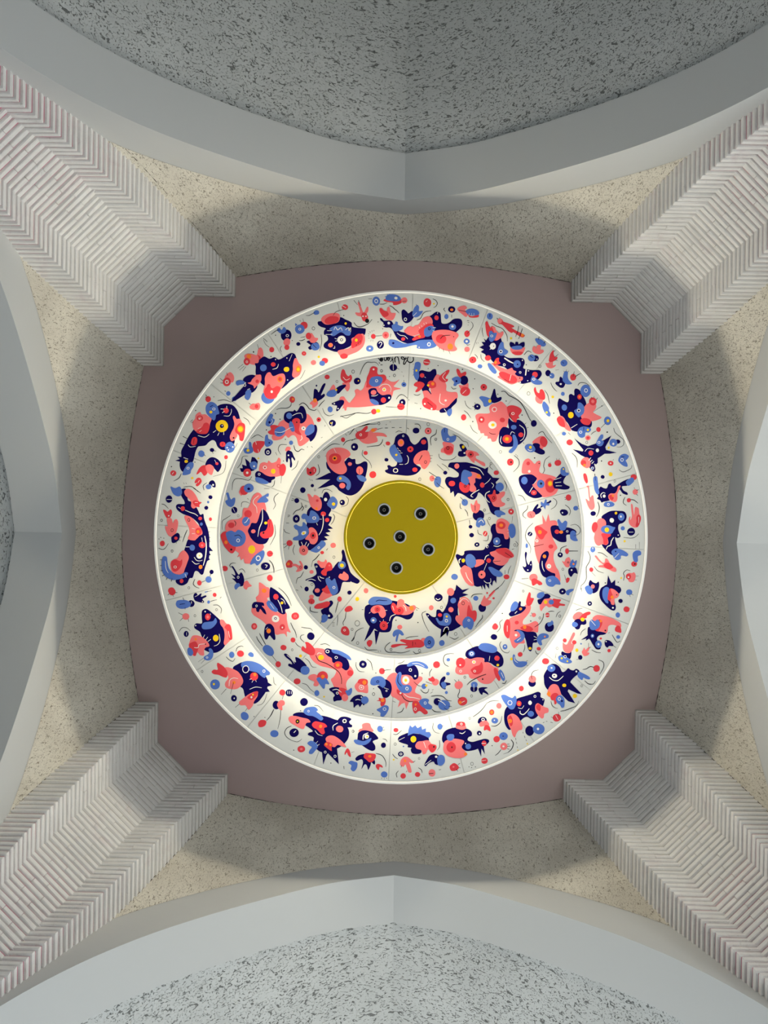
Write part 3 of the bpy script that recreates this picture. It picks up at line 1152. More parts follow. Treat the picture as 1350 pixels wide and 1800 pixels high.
K. 101 56 1.2
R. 48 72.5 2.8
R. 18.5 85 2.8
R. 28 113.5 4.6
N. 46 94 2.5
N. 123.5 111 2.6
K- .6 -2 60 4 52 10 48 18 46 27 47 34 46.5
Ko 36 46 1.6 .6
K- .7 44 52 48 52
K- .7 53 51.5 57 51.5
K- .7 63 51.5 66 51.5
K- .7 73 52 76 53.5
K- .5 45 48 46.5 47
K- .5 50 44 52 44
Ko 101 47 2 .5
K- .6 112 54 111 60 105 64 104 70 105 75
K- .6 41 67 40 71 36 75 28 76 20 77
K- .5 15 81 14 87 18 92 23 96 26 102 26 105
K- .5 42 74 44 77
K- .5 58 58 62 56 67 57
K- .5 83 47 88 47 91 51 90 54
Ko 111 67 1.5 .5
Ko 90 119.5 1.7 .5
K- .4 112.5 100 118 105 122 109
K- .4 119 99 125 103 129 108
K- .5 115 86 116 91 121 94 130 94 135 92
F
P 120 71 127 70 133 73 135 76 133 86 127 88 122 85 118 84 118 80 121 77
B 118 57 120 53 124 51 127 53 127 59 130 63 135 62 138 63 137 68 133 71 127 71 121 69 119 64
N- .6 122.5 53 122.5 58
W. 127 67 1.8
B. 127 67 1
R. 128 81 6
K. 127 78.5 2.2
R. 127 78.5 1.4
F
P. 106 118.5 3.6
B 109 121 112 116 117 117 118 122 116 129 112 130 109 126
K- .6 102 110 108 114 113 117
K- .6 106 118 113 120
K- .5 112 124 116 128 122 132
T 793 683
F
P 50 26 53 21 60 19 66 17 72 22 76 28 77 36 75 45 72 52 66 56 62 62 59 69 54 70 52 66 48 66 48 63 44 62 43 59 39 59 38 56 36 54 35 48 33 41 32 36 36 33 44 33 51 32
B 37 12 40 10 46 11 51 13 55 15 56 18 52 21 46 24 43 23 42 19 40 16
N 52 14 54 7 56 1 58 1 59 7 61 12 66 11 66 15 61 18 55 19
Y. 51 16.5 2.3
N 76 39 79 42 83 44 88 41 94 44 99 51 100 60 97 67 91 73 84 76 75 77 67 76 63 71 63 62 64 56 68 51 73 51 76 52 75 45
R 74 29 74 24 80 22 88 24 93 28 92 32 89 36 90 39 87 40 86 44 83 44 79 40 76 36
W. 81.5 33 2
R. 81.5 33 1.2
K- .6 78 31 77 36 80 40
B. 82.5 51 3.4
R. 92 61 3.2
R. 74 66.5 6
O. 73.5 66.5 3
Y. 73.5 66.5 1.6
B 81 62 84 61 87 67 88 74 85 80 80 85 76 84 77 81 81 77 82 70
W- .7 90 48 96 53 97 60 95 66 91 69
W- .6 66 63 65 69 67 73
W- .6 78 61 80 57 84 59
K- .6 97 47 99 45
K- .6 100 52 102 51
K- .6 95 71 96 73
W. 54.5 48 5.2
Y. 55 48 2.2
R. 67.5 41.5 3.3
R. 40 41 4.2
W. 40 41 1.5
W. 57 27.5 3.3
P. 57 27.5 2.5
R. 57 27.5 .9
K- .6 50 58 54 60 59 60
F
N. 34.5 24 4.2
W. 34.5 23.5 .9
K- .7 30 24 28 23.5
K- .7 32 20 31 18.5
K- .7 32 27 30.5 28.5
S
N. 109 46 4.2
K- .7 66 4 71 4 76 9 82 12 90 17 96 25 100 33 104 41 107 44
R. 16.5 38 3.8
K- .5 18 16 20 22 24 26 27 27
K- .5 17 29 22 33 26 39
K- .5 25 48 28 54 31 57 35 59.5
R. 78 97 4.6
K. 79 97 1.2
K- .6 83 88 89 94 89 102 82 110
Ko 65 83.5 1.8 .4
K- .5 85 86.5 86 88
K- .5 87 88 88 90
K. 28.5 43.5 .8
K. 93.5 35 .8
K. 110 91.5 .9
K. 72.5 16.5 .7
K. 61.5 7.5 .7
R. 130 101 2.5
K- .5 129 97 129 99
K- .5 131 97 131 99
K- .5 130 89 124 94 122 102 123 108 118 117 117 121
K- .6 115 60 117 58 121 57 125 63 133 72
F
P 107 71 109 68 113 65 117 63 121 63 120 70 122 76 120 80 115 78 110 74
R 118 65 122 63 126 67 127 72 124 77 120 76 117 71
N 108 73 113 72 117 74 117 78 123 82 123 86 118 87 111 84 106 80
B 97 78 99 74 104 73 109 76 111 81 107 84 101 83
Y. 104.5 77.5 2
W- .6 101 80 104 82 107 81
F
R 109 2 111 -2 113 4 116 6 117 2 120 1 123 5 124 12 122 15 117 14 112 10
P 112 10 117 14 121 15 119 20 114 19 111 15
B 120 22 122 17 126 20 129 25 129 29 131 33 130 37 126 35 122 29
Y. 126 31.5 1.5
S
Ko 102 6.5 2.2 .5
K- .5 123 2 127 8 129 16 130 20
Y. 134 11 1.8
F
N 11 74 15 73 19 77 21 81 20 86 19 89 13 90 9 88 10 83 14 82 12 78
Y. 16 77 2
W. 17.5 85 1.2
P 19 83 22 81 28 82 34 84 37 88 33 89 33 92 38 95 44 98 45 102 42 102 36 98 31 95 31 98 27 96 23 91 20 88
R. 26 87 4
K. 26 87 1.3
S
R. 59.5 111 3.3
K- .5 52 100 51 103 55 107
Ko 52.5 99 1.4 .5
K- .5 2 60 10 64 15 69 21 71 23 77
K- .5 0 94 4 92 7 89
K- .5 70 121 73 128 72 135
T 968 683
F
N 10 15 12 13 17 16 22 18 24 15 24 9 27 7 31 9 31 3 33 0 38 2 42 9 45 14 47 20 47 28 44 36 50 40 54 43 54 49 50 53 44 56 36 57 30 56 27 54 22 45 14 38 11 30 9 22
B. 46 3 7.5
W. 46.5 2.5 2.6
B. 46.5 2.5 1.7
P 40 37 42 30 45 23 50 19 56 18 60 22 59 27 56 31 60 34 67 38 63 41 55 43 48 43 42 40
R. 55.5 17 5.2
P. 55.5 17 2.2
R. 38 11 3.2
O. 38 11 1.5
B 31 29 35 26 36 19 40 19 44 24 44 31 41 35 37 38 33 34
W. 37 29 2.3
N. 37 29 1.4
R 39 42 43 39 50 40 53 44 50 48 43 47
B. 18 25 3.8
Y. 26.5 35 4
P 8 40 12 36 17 38 21 45 26 52 26 56 22 55 16 50 10 46
R 8 40 12 37 17 41 19 49 17 51 11 48
W- .8 27 52 35 47
B 35 58 38 52 44 50 52 52 53 55 50 58 46 58 45 63 41 65 37 63
W. 39.5 57.5 2
B. 39.5 57.5 1.2
Y. 49 54.5 1.6
N- .8 43.5 51 43.5 56
K- .5 54 13 53.5 11
K- .5 57 12 57 10
K- .6 60 15 62 12
S
B. 75 42.5 5.2
Y. 75.5 42.5 2
R. 63 54 3.1
K- .6 72 46 66 52
K- .5 60 56 56 58 53 61
P. 49 65 3.4
R. 49 65 1.8
Ko 47.5 71 1.5 .5
R. 25 71 4
B. 17.5 59.5 2.6
B. 16 7 2.6
K- .5 23 58 26 61
K. 74.5 57.5 1
K. 4 32.5 .8
K. 67.5 23 .7
Y. 76.5 78 1.5
R. 79 98.5 3.6
W. 79 98.5 1
K- .4 82 95 83 93
Y. 79 113 2.7
N. 68.5 116.5 2.6
Ko 84.5 122 1.4 .4
K- .6 28 85 33 90 35 96 35 104
K- .5 83 52 85 58 92 64 96 68 96 74 92 77 87 77
K- .5 90 107 95 110 101 108 106 105 107 101
K. 67 95.5 .9
F
N^ 31 66 41 73 49 76 58 73 70 68 75 65 80 62 76 70 72 77 73 81 87 84.5 78 86 71 86 67 89 62 92 62 98 60 100 57 99 59 106 57 110 53 107 51 104 50 96 46 91 40 88 29 80 42 83 43 81
B 60 73 62 67 66 61 69 61 69 65 67 68 70 70 68 75 64 76
W. 63.5 71 1.8
B. 63.5 71 1.1
R. 53 85 3.3
W. 61.5 81.5 2.3
W- .5 45 83 49 79 57 80
P 40 95 44 91 49 91 52 95 52 102 48 105 43 103 40 99
R. 43 98 3.6
O. 44.5 101 1.8
W- .9 50 95 53 91
W- .9 52 97 55 94
W- .9 54 99 57 96
W. 55 105 2
B. 55 105 1.4
F
N. 88.5 70 3
B. 82.5 71.5 5.2
W. 82.5 73 1.5
F
B 89 94 92 88 98 86 103 89 101 93 99 95 101 99 101 103 96 102 91 98
W. 94 94 2.2
B. 94 94 1.4
N- .9 93 90 97 90
F
R 43 113 46 112 48 116 49 123 47 125 44 120
S
R. 9.5 98 4.3
K- .5 8 94 7.5 92
K- .5 11 94 11.5 92
T 268 858
F
N 38 2 44 1 46 8 47 16 52 18 56 22 60 29 63 35 67 34 68 40 70 46 73 54 75 65 75 77 75 90 72 97 69 106 67 113 64 114 60 110 56 110 53 118 49 119 46 125 41 128 36 128 31 124 32 118 40 108 44 100 47 90 42 84 44 76 47 68 54 66 60 62 62 50 56 42 48 37 40 34 33 29 31 24 34 21 42 21 42 17 38 10
N^ 74 76 80 83 73 83 77 88 72 90 76 94 71 97 66 90
B 24 -2 30 0 36 -2 39 4 38 9 34 11 29 9 26 5
P 42 4 46 1 52 3 57 9 60 15 62 20 58 25 54 27 51 24 51 18 47 13 43 9
R 53 18 57 16 62 18 65 19 62 22 62 25 57 24 54 21
W- .7 56 19 60 19
R. 40 27 3
W- .7 34 25 37 27
W- .7 43 29 50 32 56 34 60 37
R. 63 40 2.4
B. 64.5 47.5 2
P 42 38 45 36 52 39 58 46 64 53 66 60 62 63 58 67 55 69 47 67 49 60 48 52 44 44
R. 61 57 4.6
O. 60 57.5 2.2
Ko 48 42 1.7 .6
W- .6 52 53 56 54
W- .6 52 60 56 60
B. 52.5 78.5 3.8
W- .8 44 77.5 49 77.5
R. 65.5 75 4.2
P. 65.5 75.5 1.6
W- .6 65 65 66 71
W. 62 89 4
Y. 62 89 1
W- .6 55 91 58 95 62 96 66 95
W- .6 52 96 57 100 62 99
O. 63.5 104 2.6
W- 1 69 63 71 75 70 90 67 102
P 24 105 24 98 28 94 33 92 36 86 41 82 45 85 48 91 46 98 43 106 40 113 33 115 27 112
R 25 104 25 97 30 94 36 96 39 94 39 100 36 106 31 110 27 109
W. 30 104 2
R. 30 104 1.2
B 13 93 15 90 19 91 20 98 22 106 28 112 36 114 43 111 47 112 44 117 36 120 26 121 18 117 13 110 12 101
W- .6 17 96 18 106 21 112
K- .7 10 94.5 13 94.5
K- .7 10 102 13 102
K- .7 11 109 14 108.5
K- .7 13 116 16 114
K- .7 18 121 20 118
K- .7 25 123 26 119
R. 38.5 122.5 2.6
W- .7 43 113 45 118
K- .6 74 58 76 57.5
K- .6 75 65 76.5 65
K- .6 75 70 76.5 70
F
R 14 29 17 29 20 31 24 28 26 32 24 38 21 41 17 37
P 19 40 25 40 27 46 29 42 32 41 34 45 33 53 30 61 24 64 20 61 17 54 17 50 20 50
N 25 65 28 62 33 59 36 62 35 68 30 72 26 72 25 68
R. 31 66 2.2
Ko 26 55.5 1.8 .6
W. 21.5 36.5 1
K- .5 36 64.5 39 64.5
K- .5 35 68 37 69.5
K- .5 31 71 32 73
S
N. 22 14.5 4.6
W- .7 19 15 26 15
N. 76.5 12 2.6
N. 71 26 2.6
B. 73.5 18.5 1.6
R. 76.5 41 2.2
R. 13 73 3.6
Ko 12 42.5 1.5 .6
Ko 26 83 1.5 .5
K- .6 12 21 16 22 21 27
K- .6 8 79 13 81 17 79 21 73
N. 78 110.5 2.8
B. 74 120.5 4.2
R. 62 125 3.2
K- .6 77 113 75.5 117
K- .6 65 124 70 122
K- .6 56 120 54 126 57 130 62 132
Ko 48 131.5 1.4 .5
K- .5 46 55 43 62 40 71
R. 25 135 4.4
K. 8.5 67 .6
K. 11 65 .6
K. 15 66 .6
K- .5 54 0 60 4 64 7
F
P 114 5 117 2 120 6 117 10
R. 121 3 6
B. 127 0 6.2
N. 127 1 1.8
F
B 97 7 100 6 102 12 104 15 106 13 109 13 109 18 107 23 103 25 98 22 96 17 99 15 98 10
S
N. 108 29 4.2
W- .5 106 26 109 32
K- .5 103 36 97 40 92 44 92 55
K- .5 117 25 118 19 123 18 128 20
K- .5 87 52 88 54
K- .5 125 13.5 127 15
K- .5 129 16 130 18
R. 95.5 106 3.8
K- .6 92 104 93 105
K- .6 92.5 108 94 107.5
Ko 113 36.5 1.4 .4
F
P 97 58 96 52 98 46 103 42 112 41 118 38 119 30 121 26 126 26 129 20 132 11 138 6 143 8 146 15 149 22 150 30 148 50 146 72 147 78 142 85 136 90 130 95 130 99 122 99 120 93 117 95 115 90 112 91 114 86 109 82 107 75 100 70
R 90 64 92 59 97 57 102 62 106 70 110 77 108 84 104 86 99 82 94 75
B 97 62 98 58 104 56 109 58 113 55 119 57 123 63 122 71 117 76 108 77 101 72
W. 113 69 2.4
B. 113 69 1.5
O. 97 71.5 2.3
R. 104 49 4
K- .6 108 43 110 46 109 50
R. 126 34 5
B. 123.5 44 5.6
W- .6 127 39 124 44 121 46
K. 104 81 1.4
K- .6 108 63 114 62 118 66
Y. 131 81 5
N 126 56 129 50 131 46 137 46 140 40 142 33 145 28 150 31 154 39 156 48 155 60 153 68 149 73 142 74 136 72 130 66 127 60
R 152 43 156 41 159 48 160 56 158 63 152 66 146 66 142 62 143 58 149 56 152 50
P. 133 57 2.8
W- .8 145 27 145 42 141 53 139 64
Y. 149.5 46 2
K. 146.5 59 1.3
K- .5 155 42 154 52
B 131 95 134 90 140 85 146 82 148 86 146 93 142 99 138 102 135 99 130 101 129 99
W. 139.5 92.5 3.4
B. 139.5 92.5 2.2
B 138 19 142 13 147 10 153 7 153 11 150 12 153 16 150 19 145 19
W- .6 140 10 134 15 133 20 137 25 138 33
F
N 104 103 107 104 112 112 114 114 117 111 120 116 121 123 119 129 113 129 110 124 105 119 109 119 104 113 109 115 108 110
P 121 124 125 122 128 126 131 129 126 131 124 134 120 131
B 109 127 113 125 116 128 113 131 110 134 108 131
W. 113 117.5 1.7
N. 113 117.5 1
S
K- .5 104 105 102 102 105 99 110 99
K- .5 114 108 118 106.5 121 109 122 112
T 443 858
S
K- .6 35 6.5 30 11 29 16 31 22 28 28
R. 23.5 86.5 4
K- .5 23 86 28 86
N. 18 103 5.6
W- .7 17 101 20 102 18 105
K- .6 23 95 27 100 29 107 29 112
R. 23.5 118.5 4
K- .4 30 48 31 60 28 68 24 75
Ko 7 108 1.5 .5
F
N 73 30 78 24 84 18 90 12 94 14 100 22 104 26 104 30 101 36 105 38 104 43 101 48 100 52 97 60 94 68 88 74 82 80 76 82 68 79 62 75 62 66 68 60 72 48 72 38
N^ 100 48 107 53.5 100 54 104 57.5 97 59 102.5 63 95 64 100 68 92 70 88 60 94 48
N 93 14 95 7 98 5 101 7 103 12 102 18 97 20
W. 97 15 2.2
B 99 21 103 13 107 11 111 14 113 19 111 25 107 28 102 25
Y. 107.5 21 2.2
P 74 12 73 8 76 8 80 12 82 9 86 10 90 14 92 20 91 27 87 30 82 28 77 23
R. 86 16.5 1.8
O. 85 27 1.8
B 65 38 67 34 71 34 75 37 77 30 81 30 86 34 89 40 86 45 78 46 72 45 70 41 67 41
W. 82 39.5 2.3
B. 82 39.5 1.4
W- .6 89 41 92 41
W- .6 85 46 86.5 49
R. 94 34 3.3
W- .8 93.5 35 94 45 92 55 88 62
R. 99 42 2.8
P 75 53 80 52 85 57 87 64 86 70 82 74 77 73 75 69 70 67 75 60
B 55 50 58 48 62 50 66 50 67 45 70 46 73 51 75 56 73 63 66 68 58 69 54 68 55 65 61 62 60 56 57 54
W 65 60 67 57 71 57 71 60 67 62
Y. 68 59.5 1.6
R. 80.5 62.5 4.2
K. 80.5 62.5 1.6
P. 68 82 6.4
K. 68 82 2
P. 68 82 1
W- .8 65 71 67 76
W- .8 72 71 69.5 76
W- .8 75 73 73 77
B 77 82 82 78 88 73 92 69 96 71 97 75 92 80 86 85 80 84
W. 88 78.5 1.6
B. 88 78.5 .9
S
N. 67 2.5 3.6
N. 59 16.5 3.2
K- .6 53 13.5 56 15
K- .6 52 16 56 16.5
N. 58.5 40.5 4.9
W. 58.5 40.5 1.6
N. 58.5 40.5 .9
R. 49.5 72.5 4
K- .6 47 75 42 79
K- .6 49 76 48 81
K- .6 45 73.5 41 74
K- .6 54 35 58 30 63 28 66 24 65 19
K- .6 66 23 68 26 66 30
R. 92.5 85 2.3
K- .8 89 87 84 93 80 96
K- .5 80 96 78 104
P. 107 75.5 3.6
N. 119 19 3.6
W. 118 18.5 1
K- .5 124 11 127 15 125 22 117 25
K- .6 107 34 109 38 107 44 104 48
Ko 108 91 1.6 .5
Ko 71 24 1.3 .5
K- .5 56 75 54 82 56 88
K- .6 47 38 50 36.5
K- .6 47 36 50 35.5
K- .6 45 46 49 46
K- .5 42 54 44 58 50 60
P. 78.5 110.5 2.7
N. 71 104.5 2.8
K- .6 68 110 64 117 60 119 58 126
Ko 83 2.5 1.2 .4
K- .5 92 7 95 2 101 2 106 5
N. 72 133 3
K- .6 64 129 66 132
K- .6 58 134 61 135
K- .7 98 82 100 79.5
Ko 79 127 1.6 .5
F
R 44 101 48 95 52 96 54 100 53 104 49 105 45 104
O. 48 100 2
P 53 100 58 100 62 102 64 101 62 97 64 96 67 101 67 107 62 110 58 110 60 106 57 103 53 103
Ko 64 104.5 1.3 .5
T 793 858
F
N -4 -28 -2 -33 4 -34 12 -34 20 -34 28 -32 38 -28 45 -25 48 -21 54 -15 58 -9 61 -2 63 4 65 8 64 16 64 24 64 30 60 35 56 35 52 31 49 23 45 14 40 8 36 6 34 11 30 15 24 14 18 10 12 7 6 6 0 2 -5 -2 -8 -8 -7 -13 -3 -15 4 -14 9 -15 10 -19 7 -22 3 -25 -1 -27
N^ 44 -25 49 -28 48 -20
N^ 54 -14 64 -13 58 -7
N^ 3 4 4.5 12 9 6
N^ -2 0 -1 7 3 4
P 25 -21 30 -21 37 -18 40 -14 38 -12 32 -13 32 -8 30 -5 33 0 32 4 27 5 24 2 25 -5 23 -9 22 -14 27 -16
O. 36 -16 2.6
R 11 -7 14 -8 18 -6 24 -4 24 3 20 6 15 5 11 0
B 13 -13 14 -20 17 -24 22 -23 27 -20 27 -16 22 -14 24 -9 21 -4 16 -6 13 -9
K. 18.5 -2.5 1.8
R. 18.5 -2.5 1
R. 41 -4 3.2
W- .5 44 -5 49 -9 52 -13
W- .8 25 -28 32 -27 38 -24 43 -17
W- .5 53 -7 56 -4 54 0
P. 7.5 -29 3.4
B. 64 -1.5 5.6
R. 1 -6 4
W- .8 37 2 30 6 26 10 29 12
P 52 13 56 12 58 8 62 8 66 5 71 5 70 10 66 14 67 18 71 20 70 23 64 25 57 24 54 20
R 48 9 54 8 56 3 58 3 59 9 60 14 57 18 53 18 51 14
K. 56 13 2
R. 56 13 1.2
W- .8 51 4 46 7 45 12 48 17 51 19
B 57 33 58 30 62 29 66 30 71 33 71 35 66 36 65 38 61 38
F
N. 36 36 7.5
P 26 25 26 20 28 22 30 22 32 17 34 16 35 20 38 22 37 29 33 33 28 31
B 33 45 35 40 40 39 44 43 45 48 41 50 39 49 37 52 33 50
W- .7 36 45 40 42 43 46
K- .8 31.5 23 31.5 30
S
B. 18 19 4.4
K- .6 12 12 18 18
K- .5 12 20 12 26 14 27
K- .6 18 28 21 32 22 37
N. 25.5 51 2.4
K- .6 24 42 25 49
N. 27 62 3
R. 45 60 3.2
W- .8 44 62 46 58
K- .5 35 55 36 60 41 62
K- .5 49 62 48 69 42 69
N. 34 74.5 3.2
W. 34 74.5 .9
Ko 44 29 1.5 .5
Ko 50.5 40 1.5 .5
K- .5 47 41 49 46 52 51
R. 79 31 3.8
W. 79 31 1
K- .5 80 27 79.5 26
Ko 75 15 1.5 .6
Ko 84 75 1.7 .5
K- .6 80 81 83 80
K- .5 85 70 88 74 86 78
B. 4.5 117 4.2
R. 73 117 3.6
K- .5 71 113 71 108
K- .5 75 113 76 108 79 102
K- .5 71 121 66 128 58 134
K- .4 81 37 80 46
F
N 53 50 57 47 62 50 70 60 77 65 77 75 76 84 76 93 70 102 64 108 60 116 58 121 50 125 42 128 34 130 28 126 22 116 16 108 12 104 9 97 6 90 8 87 14 89 17 87 18 83 26 82 36 82 43 81 46 76 50 73 53 68 54 62 52 56
N^ 60 112 59.5 126 56 119 54 129 50 124 50 133 45 126 45 134 41 127 41 134 38 126 46 118
P 59 48 61 42 66 40 72 42 77 47 76 56 76 64 75 67 71 67 69 61 66 60 61 59 59 54
R. 66 49 5.4
O. 66 49 2.4
B 75 53 77 48 81 47 84 51 85 57 84 63 80 66 77 63 76 57
W- .5 74 55 76 55
W- .5 74 59 76 59
B. 60 70 5
W. 60 70 1.4
W- .7 56 76 61 77 66 75
P 51 85 56 83 62 81 68 79 75 80 82 87 82 91 77 93 74 98 68 102 60 101 55 97 57 92 53 89
R 59 81 68 79 75 81 82 88 81 91 74 92 66 88 61 85
K- .7 71 85 80 91
K- .6 55 97 65 96
P 12 108 17 102 21 103 26 106 28 113 29 121 30 128 26 129 20 125 15 117
P 32 95 38 94 43 95 43 99 36 103 31 104 33 99
B 19 92 21 88 26 87 31 91 33 98 30 104 25 105 21 102 19 97
Y. 16 95.5 2.4
W- .9 13 93 10.5 95 11 99
W- .7 19 111 22 119 28 126
R. 49.5 95.5 3
W- .8 44 95 46 90 50 88
W- .6 47 99 43 109
P. 40.5 114 5
K. 40 114 1.2
B 49 105 53 104 59 107 65 110 68 114 65 117 58 116 53 112
W- .6 43 122 47 125 52 124 52 119
W. 47.5 77 2
N. 48 77.5 1
F
P 93 -22 94 -31 97 -37 102 -39 106 -36 110 -32 113 -35 117 -36 118 -31 116 -24 118 -20 126 -18 134 -16 139 -13 142 -6 141 2 137 8 130 11 121 12 118 9 112 2 107 -4 110 -6 113 -12 104 -18 95 -19
N 89 -11 91 -16 98 -18 106 -18 111 -15 113 -12 109 -6 107 -4 112 2 118 8 120 11 115 13 108 13 100 9 95 3 91 -3
R 124 -8 127 -12 131 -13 136 -9 138 -2 135 4 130 6 125 2
O. 130.5 -6 3.6
Y. 130.5 -6 2.2
B. 118 -5.5 5.2
K. 118.5 -6 1.6
B. 96.5 -10 4.6
R. 109 6 3.6
P. 109 6 1.5
R. 101.5 -32.5 2.4
W. 103 -22 1.8
W- .6 103 6 106 1 108 -2
K. 116 -32.5 .8
N 135 -10 139 -14 144 -19 149 -21 152 -17 149 -12 148 -7 152 -4 156 -2 155 1 149 2 141 1 136 0 134 -5
B 144 -22 145 -26 148 -28 150 -26 151 -21 155 -20 154 -17 149 -16 145 -18
Y. 148 -25 1.1
W- .8 136 -11 145 -14
W- .8 137 -7 145 -8
W- .8 138 -3 146 -3
F
N 117 26 122 20 128 18 131 16 132 18 128 21 122 24
N 107 31 110 25 114 21 115 23 113 27 117 26 119 29 116 33 111 35 108 33
P. 105.5 35 5.2
K- .6 104.5 34 106 39
B 118 20 119 18 122 20 124 15 126 16 126 20 129 20 129 23 125 23 124 28 122 25 119 23
S
N. 104 60.5 3
W- .6 103 62 105 59
B 98 76 99 73 101 74 101 78 99 79
K- .5 108 46 101 53 98 61 99 68 103 74 105 80 104 86
K- .5 88 9 94 11 98 17
K- .6 101 23 100 28 95 33 95 37 99 40
F
N 97 88 98 84 100 86 99 94 102 101 104 97 106 96 107 104 105 110 101 111 97 109 94 103 97 104 99 102 98 96
W. 101 108 .9
W. 105 101 .8
F
P. 108.5 118 5.4
R 106 121 110 119 114 121 119 124 120 127 116 128 113 126 110 128 107 128
K- .6 93 119.5 102 119
F
P 110 70 112 62 110 54 112 50 118 48 124 46 131 43 138 43 140 48 136 52 134 60 134 66 137 72 140 79 136 84 135 93 138 103 142 110 144 120 143 124 139 122 135 116 128 112 122 105 116 100 112 90 110 80
P^ 121 48 120 35 125 45 128 34 131 46
N 131 52 136 49 142 50 148 52 155 52 163 55 165 59 158 61 152 62 152 68 151 71 144 71 138 68 133 63
B 141 47 140 43 142 41 146 46 150 43 153 45 152 51 150 55 145 56 142 52
B 157 59 160 56 164 58 165 65 167 69 164 70 160 69 157 66
R. 139.5 57.5 3
O. 145 58 2.4
W. 153 57 1.5
N. 153 57 .9
R 110 53 113 50 118 51 123 55 127 58 124 62 121 67 117 67 113 61
O. 117 58 2.6
K- .8 109 77 122 74
W. 113 69.5 2
P. 113 69.5 1.1
R. 131.5 77 3
N 117 95 119 88 123 84 127 83 129 87 127 94 124 101 126 107 132 111 137 113 136 118 129 119 121 116 117 108 116 101
O. 123 90 2.4
W- .7 120 96 120 101 121 106 123 110
W. 129 103 3
K. 129 103 .6
B 125 119 130 116 136 116 142 121 144 127 138 127 134 130 128 129 125 125
W. 130 122 1.7
B. 130 122 1
T 968 858
S
R. 23.5 12.5 4
K- .6 18 12 20 12.5
K- .6 18.5 15 20.5 14.5
N 12 31 15 28 21 29 23 33 20 36 15 36
W. 15.5 32.5 1
B. 33 26.5 3.2
K- .6 36 24 37 23
K- .6 36 27 38.5 27
K- .5 19 22 24 26 26 31 24 36
K- .5 3 13 7 16 8 20 5 25 0 28
N. 12.5 88 3.4
W. 12.5 87.5 1
K- .6 12.5 84 14 79 21 76
R 19 83 20 80 23 80 24 84 22 87 20 86
K- .8 24 83 36 83
R 20 121 22 118 25 119 24 123 21 125
K- .5 20 121 18 114
Ko 16 107 1.4 .5
K- .4 26 49 33 48 38 52 39 57 36 61 30 63
F
P 15 96 18 97 20 93 24 91 26 95 25 100 24 104 20 104 17 100
N 24 106 28 104 33 105 35 110 35 113 31 112 27 117 24 114 23 110
B 26 98 29 94 31 97 34 95 34 99 32 104 28 105 25 102
O. 30 100 1.4
W. 27.5 108 1.2
K. 23 98 1.3
P. 23 98 .7
F
N 62 5 64 0 66 -2 70 0 74 0 76 -5 79 -6 81 -3 84 -2 90 -6 97 -10 103 -12 107 -9 105 -5 100 -3 94 -2 96 3 101 6 101 9 95 7 91 2 88 4 84 10 80 15 75 17 70 18 67 19 65 16 61 14 63 11 62 9
R. 109.5 -14.5 4
B 99 -8 103 -12 108 -14 110 -10 107 -6 102 -3
B 56 -10 57 -15 61 -15 62 -9 63 0 64 7 61 8 58 3 57 -3
K- .7 58 -19 59 -10
W. 70.5 10.5 2
W- .7 67 13 66 9 69 6 72 7
P 76 10 79 7 84 7 87 4 89 -2 92 -3 90 3 88 8 88 14 86 18 82 18 77 15
R 77 10 81 9 83 13 81 16 78 14
O. 82 10 1.6
B 70 21 73 18 80 18 84 21 82 24 76 25 71 24
W. 76 21.5 1.8
B. 76 21.5 1
F
P 46 14 49 16 51 17 50 10 49 0 47 -2 50 -3 51 3 52 12 54 10 56 10 57 16 58 23 57 27 54 29 51 27 48 21
S
N. 56 33.5 3.4
K- .6 62 18 64 25 63 32 60 38
R. 103 16 2.8
K- .7 105 15 110 16 115 20
K- .6 98 12 96 16 96 20 100 23
P. 111.5 5 3.6
K- .7 113 3 116 2
K- .7 113 8 115 10
K- .5 110.5 1 110 -1
B. 95 53 2.8
N. 106 57.5 5.2
W- .7 103 58 109 58
K- .5 96 65 106 66 112 64 116 60
Y. 97.5 70 1.5
B. 55.5 81 3.5
W- .8 55.5 78 55.5 80.5
R. 53.5 107.5 2.8
K- .6 49 83 52 90 51 97 47 104 47 112 47 119 44 125 40 129 40 134
K- .6 62 85 68 86 75 91
K- .5 57 103 62 109 70 112
Y. 93 118.5 1.3
K- .6 96 122 97 116 96 112 100 108 105 109
K. 92 9.5 .8
K- .4 54 111 59 116
K. 72 125 .8
K. 89 124 .7
F
N 67 38 73 33 80 30 90 30 97 31 100 36 99 42 95 46 90 48 89 54 91 60 92 64 88 66 85 65 86 72 89 80 87 86 83 89 77 86 71 80 67 74 66 66 68 56 70 46
P 60 46 63 41 68 40 72 43 73 48 71 54 73 60 78 60 79 63 75 65 76 72 73 75 68 74 63 76 59 73 57 66 58 60 56 58 54 53 56 47
R 54 52 56 46 60 45 62 50 60 56 56 58
R 67 60 78 60 79 63 75 66 75 73 70 74 69 67
B 66 54 69 50 76 49 82 51 85 52 83 56 80 60 73 60 68 58
Y. 74 55 3
B. 93 38 4.6
W. 92.5 37.5 1.4
W. 80.5 42.5 3
Y. 86 33 1.8
W- .9 83 65 80 70 79 75 75 77 73 81
B 80 84 84 80 90 80 97 83 102 87 100 90 93 89 92 93 88 95 84 93 82 89
W- .6 84 92 90 86
N. 85.5 83.5 1
W. 89 62 .8
F
P 103 40 105 37 105 42 107 37 106 27 106 21 108 22 109 29 110 35 111 26 113 25 116 27 117 34 119 38 118 44 115 51 110 52 105 49 103 45
R 113 38 116 35 119 39 118 45 115 51 112 50 113 44
W- .6 116 38 116 46
F
P 58 90 60 89 64 94 68 98 71 98 72 93 75 94 78 99 82 103 86 106 86 110 82 110 76 107 70 105 63 104 64 102 69 101 63 96
R 70 101 74 98 79 100 82 105 76 107 71 104
F
